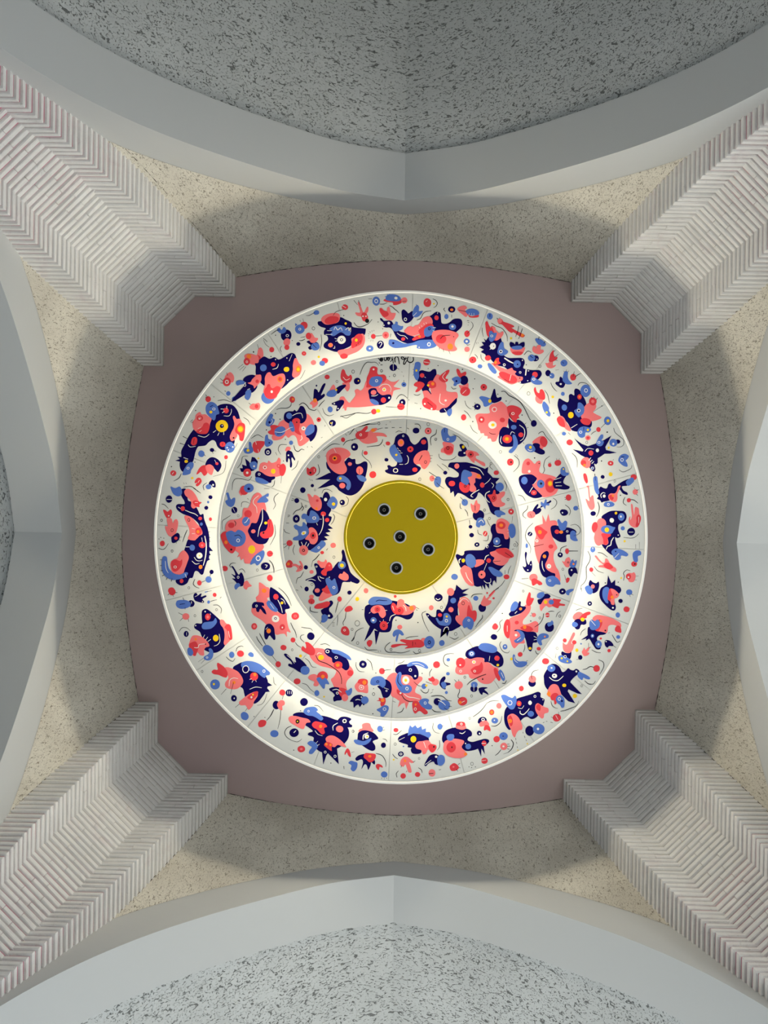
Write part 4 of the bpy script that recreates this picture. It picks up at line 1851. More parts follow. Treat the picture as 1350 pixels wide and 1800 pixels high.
R. 110 100 3.8
K. 111 100 1
B 108 87 111 83 116 82 119 84 119 88 115 90 115 96 112 98 109 95
K- .4 112 74 112 80
K- .4 117 71 117 80
F
P 101 116 103 112 107 112 110 111 112 115 111 121 108 124 103 123
R. 102.5 116.5 3.6
W. 102.5 117.5 1.2
K- .4 112 116 116 116
K- .4 111 121 113.5 121
T 968 548 140
F
P -9 87 -5 87 0 84 4 85 4 91 9 90 6 94 0 96 -6 94
R -2 76 0 70 5 65 5 72 8 77 11 76 11 80 7 83 2 85 -3 84
K- .8 5 68 8 65
K- .8 7 77 13 72
K- .6 8 82 12 83
F
B. 22.5 87 5.8
N- .8 20 85 22 88
F
N 15 112 17 110 20 113 22 119 25 121 22 128 17 129 12 126 8 122 9 119 14 118
B 23 102 29 102 29 110 31 116 36 121 34 123 27 123 23 120 20 115
W. 17 122.5 1.7
K- .6 23 102 22 100
K- .6 26 102 26.5 98
K- .6 29 102 31 100
S
R. 38 111 5.5
K- .7 41 111 46 107 52 104
K- .7 38 110 40 101
K- .5 8 99 14 98
K- .7 46 125 49 121 54 120 61 122 67 127
N. -4.5 104 5
B. 2 108.5 4.6
W. 0 108 1
K- .6 0 120 3 127 8 133 11 135
T 308 548 140
F
P 117 76 120 72 126 71 135 73 141 76 141 86 134 87 128 85 122 82
O. 125 76 4
R. 121.5 84.5 5.8
W. 121.5 85 2
R. 121.5 85 1.2
K- .6 115 89 106 96
K- .6 117 92 109 99
K- .6 120 93 114 101
F
P 84 112 86 107 91 103 95 103 99 108 100 114 97 120 90 117
R. 87.5 119 7.2
W. 87.5 119 3.4
R. 87.5 119 2
K- .7 89 108 87 103
K- .8 81 117 76 113
K- .8 81 121 76.5 120.5
F
N 115 118 117 112 124 108 132 107 138 110 142 113 140 122 138 130 131 137 124 136 127 130 120 133 112 140 104 148 96 153 99 146 106 138 113 130 118 124 120 120
N 120 130 112 139 104 147 101 151 110 146 122 137
B 103 120 106 117 111 116 117 118 117 122 110 124 105 125
W. 118 124.5 2.4
N. 118 124.5 1.5
P 123 121 128 119 131 114 138 108 145 107 146 116 142 122 138 126 134 130 132 125
R. 139 118 3
B 119 137 122 133 128 133 129 139 127 146 123 150 118 146 119 140
T 443 858
F
N 82 101 84 99 88 101 92 104 98 106 106 106 110 101 114 97 117 98 119 90 118 84 120 81 122 84 124 92 127 102 130 111 136 117 142 122 139 126 132 124 126 124 120 124 118 129 116 136 112 140 104 142 94 142 86 143 82 140 80 136 83 130 80 124 71 122 72 120 80 117 85 113 84 107
P 88 146 92 138 97 133 103 134 106 141 98 146 91 149
P 86 97 88 95 91 97 95 97 97 94 99 97 98 101 95 105 91 105 88 101
R 96 105 100 98 104 99 106 104 105 108 99 110 98 115 94 115 91 112 92 109
P. 102 102 1.2
B. 118.5 101.5 5.2
Y. 118.5 102 2.6
P 114 117 116 113 119 113 121 110 124 112 127 115 127 120 123 122 117 120
R 92 134 96 131 99 128 101 133 104 138 98 139
B 97 120 101 118 105 122 109 119 111 124 113 131 113 137 108 141 104 139 101 132 98 126
W. 108 131 1.9
B. 108 131 1.1
P. 86 135 3.2
W- .7 87 116 88 120 91 123
W- .7 89 116 91 118 95 119
W- .7 72 122 78 120 84 122
W. 85 103.5 1.3
N. 85 103.5 .7
W- .6 130 123 133 126
W. 102 117.5 .7
T 268 1033
F
N 65 32 67 29 71 28 76 31 83 37 90 44 95 54 97 64 97 73 93 80 86 85 79 86 72 84 67 80 67 70 64 62 62 58 56 54 55 50 58 47 65 47 65 40
B 65 50 68 46 74 45 80 44 83 40 85 45 82 50 77 54 70 55 66 54
P 89 45 90 42 94 43 97 47 103 50 104 57 105 64 103 69 99 73 96 76 94 73 95 66 95 59 93 53 90 49
R 95 52 99 48 103 50 105 60 105 68 101 68 100 62 98 56
W- .6 100 57 102 66
Y. 83.5 66.5 4
W- .6 88 61 89 70 86 75 81 77
R. 73 38.5 4
P. 73 38.5 1.8
W- .6 76 34 77 36
W. 69.5 31.5 1
W. 57 50 .9
P 51 66 54 63 60 63 67 66 73 72 75 77 70 79 68 83 68 89 63 89 59 85 57 90 53 89 49 82 48 75
R 48 75 52 72 57 71 60 76 60 82 57 89 54 89 50 82
B 46 82 48 79 52 81 54 86 51 90 47 88
O. 57 68 1.7
W- .6 55 79 60 79 62 75 70 74
W- .7 67 66 69 62
W- .7 70 69 73 65
W- .7 73 71 77 68
K. 70 74.5 .8
B 74 81 77 80 80 84 80 90 77 95 72 96 68 94 68 91 73 88 75 85
W. 72 92 1.5
B. 72 92 .8
K- .4 67 93 60 98
K- .4 69 95 64 100
S
R. 26 5.5 4.6
K- .6 30 6.5 33 6.5
K- .6 22 8 20 10
K- .6 27 10 28 12
P. 44 38 4.6
K- .6 40 36 34 33
K- .6 40 40 36 44
K- .6 47 41 48 45
N. 44.5 61 3.6
W- .6 45 59 45 63
K- .5 35 58 39 53 45 53 50 57
Ko 56 37 1.4 .5
Ko 84.5 29 1.4 .5
K- .5 80 23 86 23 91 28 90 34
R. 82 9.5 2.6
B. 74 19 2
K- .5 76 18.5 80 17 85 16
B- 1.4 69 6 73 5
K- .5 72 5 78 4
Ko 65.5 110.5 1.4 .5
B. 104.5 88.5 3.8
R. 116 87 4.4
B 126 88 129 85 133 87 133 91 129 91
K- .6 110 84 112 79 117 77 120 78
K- .6 97 91 101 95 106 97 109 93
K- .6 89 14 91 12
F
N. 51 21 4.5
B 31 20 33 17 40 16 46 17 50 20 50 24 45 27 38 28 33 26 31 23
W- .6 51.5 18 51.5 21
N- .8 36 22 43 21
K- .5 40 13 42 17
K- .5 43 26 43 29
F
N 54 12 55 8 58 7 60 10 63 8 65 8 64 12 70 10 71 12 66 15 68 18 67 20 61 19 56 17
W- .5 56 12 60 10
W. 66 18.5 .7
F
N 106 106 112 101 120 98 130 100 140 106 146 112 150 118 152 123 152 130 149 138 145 144 140 150 134 153 128 149 123 146 121 140 119 133 112 128 108 118
N^ 148 122 158 128.7 150 131 155 137 146 138 140 128
P 95 106 100 105 108 108 114 112 119 120 119 126 114 132 108 134 100 133 96 130 96 125 100 119 98 113
R 78 111 81 108 86 108 85 102 86 99 90 101 95 105 99 112 98 118 94 118 87 115 81 114
O. 107.5 125 2.2
W- .6 101 130 102 122 107 119 113 120
K- .5 107 125 103 140
B 117 100 122 97 131 97 140 100 146 104 152 109 155 112 154 115 150 116 148 119 144 117 138 112 130 110 124 108 118 105
W. 123 107.5 4.8
N. 123 107.5 3.8
W. 147 110 2
B. 147 110 1.2
R. 134 117 5.4
O. 135 114.5 2.2
W- .6 128 121 131 120
W- .6 131 125 133 122
W- .6 137 124 136 122
P 114 151 117 148 122 144 128 140 135 137 139 137 139 140 138 144 134 150 132 156 127 161 124 157 122 155 116 155
R 125 145 130 140 137 136.5 139 138 138 142 134 146 130 148
W. 130.5 144.5 1.4
Y. 132.5 141 1.2
K- .5 115 153 109 158
K- .5 125 159 122 163
W- .6 128 134 136 131 144 132
T 348 1188 140
S
B. 29 14.5 8.6
Y. 27 14 2
N. 61 38 5.3
W. 61.5 38 1.2
B 73 64 78 61 84 64 86 70 82 75 76 74 73 70
K- .6 48 22 39 32
R 102 80 106 75 113 75 116 78 114 84 108 87 103 86
K- .7 116 76 122 69 128 57
B. 129.5 98 6.6
K- .5 117 30 113 42 108 48 100 50
K. 95 69 .8
K. 113.5 70.5 .8
K- .6 128 2 129 12 133 16
T 443 1033
F
P 9 -4 10 -7 14 -5 19 -1 22 0 25 6 24 12 20 14 23 20 28 28 36 33 45 33 46 42 48 52 51 59 46 58 46 65 43 61 38 61 32 62 26 56 20 50 14 44 8 40 2 36 -1 30 2 22 6 18 5 13 9 8
N 24 0 28 1 34 5 41 12 46 19 50 26 48 28 44 29 44 34 40 35 35 32 30 26 25 19 23 12
R. 31.5 12 3.6
B 19 20 22 17 26 19 31 25 34 29 32 32 26 30 21 25
W- .6 24 21 29 28
Y. 39.5 20 1.9
W- .7 34 16 37 22 39 28 40 33
W- .6 38 14 42 17 44 22
N 0 23 3 19 9 19 15 20 16 24 13 24 17 29 19 35 15 33 11 28 9 32 6 31 5 27 1 27
W. 6 24 1.6
N. 6 24 .9
O. 16 4 3
W. 31 41 4.8
N. 31 40.5 1.8
W. 31 40.5 1
R. 40 52 3.8
W. 40 52.5 1
N 16 60 17 52 20 48 25 48 29 53 30 60 31 67 29 69 26 66 23 63 20 68 17 67
O. 22 57 3
W- .5 18 55 21 52
S
R. 3 51 4
P. 3 51 2
R. 57 37.5 5
P. 57 37.5 2
R. 57 37.5 1
N. 77.5 64 5
R. 41.5 79 3.8
R. 54 69 3.3
K- .5 57 72 60 76 65 79
R. 34.5 101 3.8
B 14 80 17 76 22 76 27 80 29 86 26 90 21 89 16 85
K- .6 26 89 33 98
K- .6 14 77 8 69 6 64
K- .6 18 75 13 66 10 60
Y. 64 90 2
Ko 53 82 1.3 .5
R. 59.5 123.5 4.3
K- .6 51 46 54 53 57 58 59 66
K- .6 65 52 70 53 77 54 80 57
K- .6 69 72 64 67 65 63 69 62
K- .5 90 75 97 74 103 77
K- .5 70 93 75 97 79 104 85 105
K- .5 35 0 42 6 48 14 52 24
B. 85.5 139 3.6
K- .5 66 126 72 128 77 134 82 138
F
P 76 90 78 84 82 80 90 80 96 82 102 90 108 96 116 98 124 100 130 104 134 111 132 116 126 122 124 128 125 136 118 140 110 134 106 126 104 121 108 117 111 110 106 107 98 105 90 103 82 98
R 65 80 67 77 71 80 71 75 70 72 74 72 79 76 83 82 82 88 77 89 71 86 66 83
Y. 91 92 3.6
W- .6 86 88 88 86 92 87
K- .7 84 89 88 96 98 100 108 106 115 112 118 120 118 127
N 96 82 99 80 104 81 110 84 118 89 125 94 128 100 128 106 124 109 119 106 115 101 110 100 106 98 105 93 100 90 96 86
B 105 82 112 82 120 85 128 90 131 95 128 95 122 92 114 88 107 86
W. 99.5 84 2.4
N. 99.5 84 1.5
W. 111 92 2
N. 111 92 1.2
R. 113.5 102 5.4
O. 113 102 2.4
R. 129.5 112.5 4
N 102 133 108 131 115 132 118 136 120 142 118 148 112 149 108 150 107 145 109 142 106 138 103 136
R 116 132 124 134 127 140 124 146 118 144 114 138
B 123 136 127 135 131 132 132 136 130 141 126 142
P. 122.5 145 4.5
W. 112.5 139 1.8
N. 112.5 139 1
W- .7 106 135 112 134 118 138
F
N 42 88 45 87 50 91 55 97 58 98 57 92 60 92 65 95 70 100 72 104 68 112 62 111 56 107 48 103 49 100 53 101 51 97 45 92
W- .5 46 89 52 94 56 100
B. 70 109 6
F
P 74 118 77 115 83 114 88 118 88 128 84 130 81 128 82 124 76 121
R. 93 117 7
B 85 120 89 118 93 121 97 119 102 127 97 127 96 132 94 133 90 128 87 124
O. 93.5 117 2.4
F
P. 78.5 12 3
R. 78.5 18 4
K- .5 78.5 18 78.5 22
F
N 102 18 105 17 107 20 105 24 102 27 102 31 105 34 107 38 104 41 99 40 93 35 91 30 95 27 100 24
R 82 26 85 22 92 20 99 18 103 20 100 25 94 27 86 28
B 92 37 96 35 100 38 99 43 95 46 91 45 92 42
W. 101.5 37 1.5
K- .6 91 46 89.5 47
S
R. 115.5 15 3.2
K- .6 114 18 112 25 110 33
N. 128.5 6.5 2.8
R 122 29 125 25 130 24 133 28 130 31 124 32
K- .6 124 32 123 40 120 46 121 50
R 117 57 119 52 124 51 128 56 128 62 124 63 119 61
W. 122 56 1.6
R. 122 56 .9
K- .5 113 36 113 42 112 50
K- .6 77 25 77 30 81 32 87 32.5
Ko 132 55 1.5 .5
K- .7 135 64 134 68 131 71
K- .5 106 46 109 46
K- .5 106 48 109 48
K- .5 106 50.5 109 50.5
T 443 1208
F
K- .6 41 11 40 16
K- .6 29 29 25 37 19 44
K- .5 38 30 37 42 34 55
R. 40 7 4
N. 49 7.5 4.8
W- .6 47 5 47 9
W- .6 49.5 5 49.5 9
W- .6 52 5.5 52 9
N. 32 23.5 5.2
P 33 23 36 18 40 17 43 19 43 23 40 25 40 30 36 29
S
N. 68.5 19.5 5.2
N. 55.5 60 6
W- 1 55 60 58 57
K- .6 52 51 46 54 43 60 46 66 52 70
K- .4 52 70 60 72 66 68
R. 65 81.5 4.8
P. 65 81.5 1.8
K- .5 82 24 88 25 94 32
Ko 133 58 1.3 .5
K- .7 121 104 121.5 108
K. 55 83 .7
K. 64 31 .7
K. 104 100 .7
Y. 95 12.5 1.2
F
N 54 37 57 34 64 33 72 34 80 36 90 37 100 39 108 42 114 44 122 48 127 55 128 62 126 69 120 76 114 80 106 83 98 86 90 85 84 80 81 72 81 66 74 63 75 60 80 58 76 54 70 50 66 46 60 42
N^ 92 83 94 102 98 90 100 87 114.5 101.5 112 80 104 76
P 48 41 51 38 58 38 66 40 74 42 77 46 72 47 70 51 68 55 63 54 56 50 50 46
K. 60 45 2.8
Y. 60 45 1
B 68 33 70 28 76 26 83 26 87 30 85 32 90 36 94 41 91 44 86 41 80 38 73 37
W. 74.5 31.5 1.5
B. 74.5 31.5 .9
R 79 49 83 45 90 46 96 48 99 52 95 54 96 60 92 62 86 56 81 53
O. 90.5 51.5 2.2
N 112 48 114 42 118 39 125 39 131 42 128 46 132 52 125 53 118 53
W. 122 44.5 2.8
K. 122 44.5 1.6
P. 115.5 55 4.6
W- .7 113 47 107 51 107 57
P 97 68 101 64 108 64 116 69 122 75 124 79 119 78 113 76 108 79 100 74
R 95 76 99 72 106 75 105 80 105 84 100 81
O. 98 75 1.8
O. 103.5 76 1.6
B 73 74 76 71 80 71 85 74 87 78 83 84 79 88 75 87 76 83 79 79 76 77
W- .6 84 74 87 71
W- .6 86 77 89 75
W. 96.5 85.5 1.8
N. 96.5 85.5 1
W. 109.5 91 1.9
N. 109.5 91 1.1
W- .5 83 57 87 62 93 64
F
R 122 87 125 81 128 82 130 88 130 92 127 90 125 86 123 89
K- .4 131 86 135 85
F
B 127 100 130 97 135 98 139 100 138 107 134 111 130 108 131 103
T 618 1033
F
N 17 32 18 25 23 22 32 20 44 19 52 17 60 18 68 20 74 22 80 27 82 33 79 40 73 42 65 39 58 38 54 44 53 52 50 58 42 59 36 58 30 54 24 51 19 44 17 38
N^ 24 51 30 54 25 62 16.5 71
N^ 30 56 37 58 32 75.5
B 22 20 24 15 29 12 37 12 46 13 53 17 52 21 45 23 35 22 26 23
N- .7 32 18 36 16.5 42 17 47 17
P 25 30 28 25 34 23 40 24 44 29 45 36 41 40 37 37 35 33 29 34
R. 34 28.5 4
K. 34 28.5 1.6
R. 34 28.5 .9
P 60 22 61 17 65 15 69 17 70 21 75 25 82 23 85 26 82 31 76 35 68 36 62 34 58 30
R 52 25 54 20 58 22 60 27 65 25 69 30 66 35 58 35 54 31
O. 79 27 3
K. 63 30 1.8
R. 63 30 1
W- .6 68 23 71 26 72 31
W- .6 54 24 56 30
B. 29 43 4
W. 28.5 43 1.6
R. 42.5 50 5.8
K. 42.5 50 1.8
R. 42.5 50 1
W- .7 58 35 52 38 50 44
W- .6 23 34 25 32
W- .6 44 30 47 30
W- .6 38 45 37 44
W- .6 42 44 42 42
W- .6 47 47 49 46
K- .6 85 26 89 28
K- .6 85 29 87 30
F
P. 63.5 52 3.2
B 54 62 56 57 61 55 66 57 69 62 66 63 63 61 61 67 60 71 58 70 59 63 56 65
F
P. 95 69.5 3.6
R 64 70 67 68 78 69 88 68 94 71 96 76 91 79 84 79 74 80 70 80 74 77 66 76 56 79 52 78 54 75 64 74 72 74
B. 102.5 72 7.6
N. 102.5 72 2.2
B. 102.5 72 1.2
K- .6 80.5 71 80.5 77
K- .5 84 72 84.5 75
W- .6 99 77 104 77
S
P. 19 4 3.3
Y. 7.5 15 2.7
R. 57.5 11.5 2
N. 114.5 13 5.3
W- .7 111 14 114 16 117 14
P. 105 26.5 3.2
R 20 72 23 69 27 70 27 74 24 78 21 76
B. 119 73 3.8
Ko 118.5 26 1.6 .5
Ko 7.5 47 3.4 .6
Ko 8 73 1.8 .5
Ko 52 81.5 1.5 .5
Ko 89.5 83 1.6 .5
K- .6 0 70 4 64 6 58 12 54 16 53
K- .6 17 78 21 82 28 82 34 82
K- .6 51 72 46 76 44 81 48 85 56 85 66 86 77 83
K- .6 81 84 85 87 92 85
K- .6 71 67 77 65 88 64
K- .6 98 31 93 34 94 41 97 49 102 58
K- .6 129 65 135 68
K- .5 35 83 35.5 85
K- .5 38 83 38.5 84.5
K- .6 13.5 29 16 29
K. 87.5 46 .8
K. 58.5 43 .8
F
N 98 35 101 34 106 38 111 38 112 30 116 29 120 32 124 26 127 18 128 10 132 8 138 2 142 4 143 8 142 18 140 30 142 44 144 50 138 54 132 57 126 57 118 55 110 50 104 44
N^ 138 -4 146 3 155 1 146 7 154 9 143 13 136 8
N^ 118 55 117 66 122 60 123 53 126 65 129 56
P. 130.5 5.5 5
B. 134 17 3.8
P. 131 29 3.4
R. 116.5 36 2.6
B 111 41 113 40 116 44 120 43 121 38 122 34 127 34 131 39 131 46 127 50 120 50 115 48
W. 125 43.5 2.2
B. 125 43.5 1.3
Y. 125.5 38 1.5
W- .7 121 58 123 53 127 52 128 56
W. 101 37 .8
P 140 22 143 15 148 12 154 15 158 22 159 30 152 36 154 44 148 50 142 48 137 42 138 37 142 36 141 28
R 153 26 155 23 158 30 163 30 165 34 164 42 160 46 155 44 152 38
B 146 46 149 40 154 38 160 42 161 48 158 55 154 54 152 52 148 53
Ko 147 20.5 2 .6
W- .6 142 20 146 15 151 15 155 19
W. 154.5 43 1.6
B. 154.5 43 1
F
P 46 121 50 115 56 112 62 114 70 115 76 115 80 119 84 121 88 117 93 118 93 122 88 127 85 132 84 138 91 142 92 147 88 150 82 150 77 151 65 150 58 146 52 142 52 134 48 128
P^ 64 146 61 158 66 153 70 152 72 160.5 76 150
N 58 111 58 106 63 102 70 101 77 101 84 103 88 110 88 118 85 121 82 121 79 117 74 115 68 115 63 115
B 73 103 76 99 84 97 92 98 98 101 101 105 99 107 92 104 84 102 76 104
W- .5 80 100 88 100 96 104
W. 77.5 108.5 2.2
N. 77.5 108.5 1.3
W. 84 116.5 1.4
W. 71.5 122 5
Y. 71.5 122 2
R 60 134 66 138 68 141 64 142 60 139
B 61 113 64 111 66 114 65 122 68 128 75 128 79 131 79 136 74 139 66 138 61 132 58 124 59 117
N- .7 62 114 61 124 66 130
W. 73 133 2.2
B. 73 133 1.3
W. 64.5 139 1.3
W- .7 69 140 75 144 82 145 90 147
K- .7 66 141 70 147 76 150 82 150
R 80 152 84 149 89 151 92 155 96 159 100 163 100 166 96 167 91 163 88 163 84 166 81 162
B 89 151 92 147 98 146 102 148 101 152 106 156 105 160 99 160 93 157
W. 97 152 1.9
B. 97 152 1.1
W. 84 160 2
R. 84 160 1.2
O. 84.5 154 1.4
N 44 121 49 123 52 127 53 134 51 141 47 145 42 145 40 141 38 135 34 130 40 128
B 25 123 27 119 32 117 39 117 44 121 45 127 42 132 38 130 35 128 29 129 25 127
N. 34.5 124 1.9
B. 34.5 124 1.1
W- .6 43 132 49 134
W. 46 136 1.3
N. 46 136 .7
R 33 149 36 148 36 145 40 146 44 145 45 150 43 155 40 157 38 154 38 150
O. 41 148.5 2.4
B 33 161 38 158 43 155 48 156 49 160 46 166 42 170 38 169 38 165
W. 43.5 160 2.2
B. 43.5 160 1.5
F
P 4 131 6 126 11 122 17 122 21 127 22 133 21 139 14 138 8 137
R 8 125 10 121 16 120 21 122 21 127 17 129 12 127
O. 17 125 2.8
W. 13 131.5 3.4
P. 13 131.5 2.6
W. 13 131.5 1.2
S
N. 15 101 5
W. 15 101 1.5
N. 15 101 .8
K- .5 6 98 6 104 10 110 17 111
K- .6 20 94 25 98 27 104 28 109
R. 40 110 4
K- .5 41 110 46 108.5 52 108
R. 112 101.5 4.6
B. 127.5 95 2.3
B. 127 113.5 2.3
K- .6 106 107 103 112 103 117
K- .6 128 104 123 101 121 95 123 89 129 87 135 87
K- .5 61 100 66 99 70 96
K- .5 82 124 88 129 93 130
B. 95.5 130 3.4
Y. 98.5 129 1.6
K. 32 112.5 .7
K. 93 113 .7
F
P. 110.5 124.5 4.6
R 101 120 104 119 107 117 110 121 108 124 103 123
K- .6 98 124 106 127
F
N 117 122 120 118 123 117 124 120 122 124 126 125 130 126 130 128 124 130 124 134 120 133 116 128
B 118 126 122 124 125 128 123 133 120 132
T 618 1208
F
N 0 15 5 11 12 10 17 14 18 20 16 24 14 22 11 26 9 23 6 24 3 27 2 20 -2 19
B. 17.5 17 5
W- .7 5 17 8 16 12 17
W. 13 13 .8
S
Ko 29 9 1.8 .6
K. 29 2 .6
K. 28 35 .8
K- .5 54 18 58 20
K- .6 69 27 66 32 60 34
K- .6 91 3 95 7 100 7 102 2
K- .6 105 12 112 11 120 12 126 17 132 18
K- .5 104 8 107 6
K- .5 106 4 108 3
B. 125 7 2
K- .6 106 29 110 32 118 32.5
F
N. 113 19 4.8
B. 122 23.5 7.4
W- .7 114 17 120 20 124 24
K- .6 122 27 129 32
K- .6 128 25 132 25.5
F
P 9 58 11 55 14 54 14 49 19 47 24 48 26 53 29 57 27 59 19 58 12 59
N 8 65 9 60 14 57 21 57 29 60 34 65 35 68 30 70 28 72 31 77 31 82 27 84 20 81 13 76 8 72
B 3 70 7 69 15 71 21 69 26 67 24 72 18 76 10 76 5 74
W. 20 65 3
Y. 20.5 65 1.3
W- .8 15 69 16 63 22 60
F
N 5 94 9 90 16 88 22 88 28 92 31 98 30 102 26 99 25 103 22 109 20 103 17 102 13 108 15 99 13 95 7 97
R 16 92 18 87 24 87 31 88 32 92 29 97 24 99 20 96
O. 24 91 2
K- .6 32 87 40 90 45 98 45 105
F
R 32 103 35 101 40 103 41 106 37 105 36 109 33 107
S
B. 37.5 55 4
K- .5 41 53 43 52.5
K- .5 41 57 44 56
N. 42 76.5 3.5
K- .5 41 68 45 69 47 72
B. 43 115 4.2
K- .5 40 119 39.5 121
K- .5 43 120 43 121.5
K- .5 46 119 46.5 121
R. 58.5 56.5 3
K- .6 55 62 60 62 66 57
Ko 57.5 75 1.6 .5
N. 65 88 3.6
W. 65 88 1.8
N. 65 88 1
K- .6 54 88 57 92 61 94.5
R. 68 117 3.6
R. 87 115 3.4
K- .6 60 119 59 114 62 110
K- .6 88 106 92 109 93 113
P. 106 113 4.8
K- .7 102 114 108 113.5
B. 116.5 52 3.6
K- .7 119 51 121 51
K- .5 116 70 116 78 113 83
Ko 89 94 1.2 .4
Y. 55.5 95.5 1.2
B. 68.5 78 1
K- .4 108 47 107 54 110 59 116 61
K- .6 115 109 118 108.5
Ko 2 58 1.5 .5
N. -1 51 2
F
N 61 69 63 65 69 62 75 60 82 61 92 62 100 65 102 70 98 74 92 80 92 86 87 88 80 87 78 82 79 80 74 79 74 76 68 74 63 72
B^ 74 64 75 56 77 50 80 53 84 50 87 54 92 51 93 56 98 54 98 59 103 59 105 63 102 67 96 64 88 61 81 61
Y. 81.5 68.5 4
P 84 77 87 72 93 71 101 70 106 75 111 76 112 80 109 85 105 86 101 82 98 87 94 88 92 83 86 81
R 101 78 104 75 110 76 112 80 108 85 104 85
K. 108.5 78.5 1.2
W- .7 95 72 98 80
W- .6 62 70 70 66
F
P 64 102 65 96 69 92 74 92 79 96 82 99 79 100 76 99 78 105 79 112 75 112 73 107 71 102 68 105
O. 70.5 97 1.8
K- .6 81 99 84 97
K- .6 66 103 65 106
K- .6 73 110 72 112
F
N 96 102 99 96 103 90 109 88 115 90 117 95 114 102 110 101 108 98 102 100 98 104
B 113 93 117 89 122 91 123 98 119 103 114 102
W. 111.5 91.5 1.6
W- .7 97 102 105 96
T 793 1208
F
N -12 70 -11 62 -7 57 0 54 8 53 15 54 22 55 27 59 27 64 23 66 22 70 28 72 36 70 44 68 49 69 50 72 46 76 40 79 38 80 30 83 20 84 14 80 10 76 0 76 -8 75
N^ 35 80 39.5 91.5 40 81 44.5 88.5 43 77
P -10 76 -8 71 0 68 8 68 16 70 17 73 14 79 20 86 21 89 14 93 4 93 -5 90 -10 84
R. 0 79 6.5
K. 1 79 1
O. 19 88 2
P 6 53 7 48 10 46 17 46 19 51 20 54 15 56 9 55
R 7 50 9 46 17 46 18 51
W. 13.5 48.5 1.6
R. 13.5 48.5 .9
B -6 65 -3 62 3 62 4 66 1 70 -4 70
B. 22.5 78 3.8
R. 43.5 74 3.4
W- .8 40 74 46 74
W- .7 11 60 15 61 19 58
W. 19 74 .9
S
R 0 110 -2 105 0 102 4 100 9 103 10 107 6 110
P. 3 105 1.3
K- .6 9 102 12 100
K- .6 10 106 12.5 106.5
K- .6 7 108 9 111
R. 44 97 4.2
W- .6 40 97 46 96
Ko 27.5 101 2 .5
K. 23.5 105 .6
K. 27 106 .6
K. 32 105 .6
N. 37 60.5 3.2
W. 37.5 61 1.1
P. 63 24.5 3.6
R. 53.5 33 3.6
O. 53.5 33 2.2
B. 57.5 44 4.2
W. 57 43.5 .9
K- .6 53 51 59 51 65 46 67 38
K- .6 29 39 36 34 42 28 47 21
K- .5 47 21 54 18 63 18
R. 60 68.5 4.2
B. 69 64.5 5.4
N. 68.5 64.5 .8
P. 69.5 78 4.8
W. 69 78 1.4
K- .7 74 75 77 75
K- .7 74 78 78 77.5
K- .7 74 81 77 82
K- .6 66 82 62 87 58 90
K- .8 79 69 82 74 80 81 75 86
K- .4 75 86 69 88
N. 103.5 57.5 6.2
B. 115.5 55 7.4
W. 114.5 55 1.6
Y. 100.5 74.5 1
Y. 88 83 .9
K- .6 85 67 85.5 70
K- .6 86 72 86.5 75
K- .6 87 78 87.5 80
K- .6 94.5 59 95 61
K- .6 96.5 64 97.5 67
K- .6 98.5 69 99.5 71
K- .6 121 47 123 46
K- .6 125 45 127 45
K- .6 131 46 134 47
Ko 24.5 41 1.3 .4
K. 54 77 .7
F
N 35 46 37 41 42 39 46 41 47 45 44 48 37 48
P 37 49 40 45 46 44 50 48 49 51 44 51 39 52
R 43 55 45 50 50 51 52 56 51 58 47 56 44 57
W. 42 42.5 2.2
N. 42 42.5 1.2
S
R. 15 18.5 6
O. 12 20 2
W- .7 14 20 18 18
K- .6 11 0 11 6 9 11 10 14 14 14
N. 30 2 4.6
B. 30.5 -3.5 4.2
W- .6 30 -4 30 5
Ko 27 11.5 1.5 .5
F
N 36 2 40 0 46 0 48 1 44 3 48 7 49 10 45 8 42 7 41 10 38 8
F
N 87 15 96 12 106 9 114 6 118 8 118 13 123 16 122 22 120 27 116 35 112 40 106 42 100 39 95 41 91 45 86 50 80 55 76 56 72 51 70 44 70 35 72 28 78 22
B 66 11 71 10 77 13 81 14 84 11 86 14 86 20 83 28 78 29 73 24 68 17
W. 77.5 20.5 3.2
B. 77.5 20.5 2.4
R. 89.5 21.5 3.4
O. 89.5 21.5 1.6
P 74 40 77 36 82 35 88 39 92 46 94 52 93 56 89 57 86 61 84 66 81 63 79 56 76 50
R 75 42 78 37 81 42 81 49 78 51
O. 77.5 44.5 2.8
P 111 24 114 21 118 23 123 26 128 28 128 33 123 35 122 40 119 41 114 36 111 30
R 112 25 115 22 118 25 117 31 113 29
W. 104 20.5 2.6
B. 105 35 4
W. 110.5 12 1.8
N. 110.5 12 1
W- .9 91 31 91 34 95 36 100 32 103 28
W- .5 88 27 93 28 96 24
W. 121 16.5 .7
T 928 1188 140
F
N 27 -1.6 32 -10.6 38.6 -19.6 47.6 -19.6 54 -14.5 57.9 -6.8 63 -8 68 -13 72 -10.6 77 -9.4 82 -12 87.4 -8 85 -3 78.4 2.2 72 10 70 20 64 30 56 27 48 24 40 24 33 23 28 15 27 5
N^ 66 6 72 11 91.5 31 84 30 64 20.5 80 46.5 68 43 57 32 50 22
B. 39.5 -13 6.5
W. 40 -13.5 1.5
W. 45 0 4.2
N. 44.5 -.5 1.2
W- 1 36 2 42 7 50 8 56 4 60 0
Y. 61.5 16 3.2
W. 82 -7.5 1.6
B 84 0 86 -7 92 -5 100 -1 105 3 104 6 98 5 94 3 92 7 88 5
P 33 29 35 21 40 15 46 14 51 17 54 24 56 32 50 36 44 34 38 36 34 34
O 32 30 35 26 38 29 37 35 33 33
R 38 36 42 30 48 29 52 33 50 40 48 47 45 48 44 42 40 41
B 47 40 50 34 56 33 61 38 62 46 61 53 57 54 54 49 50 46
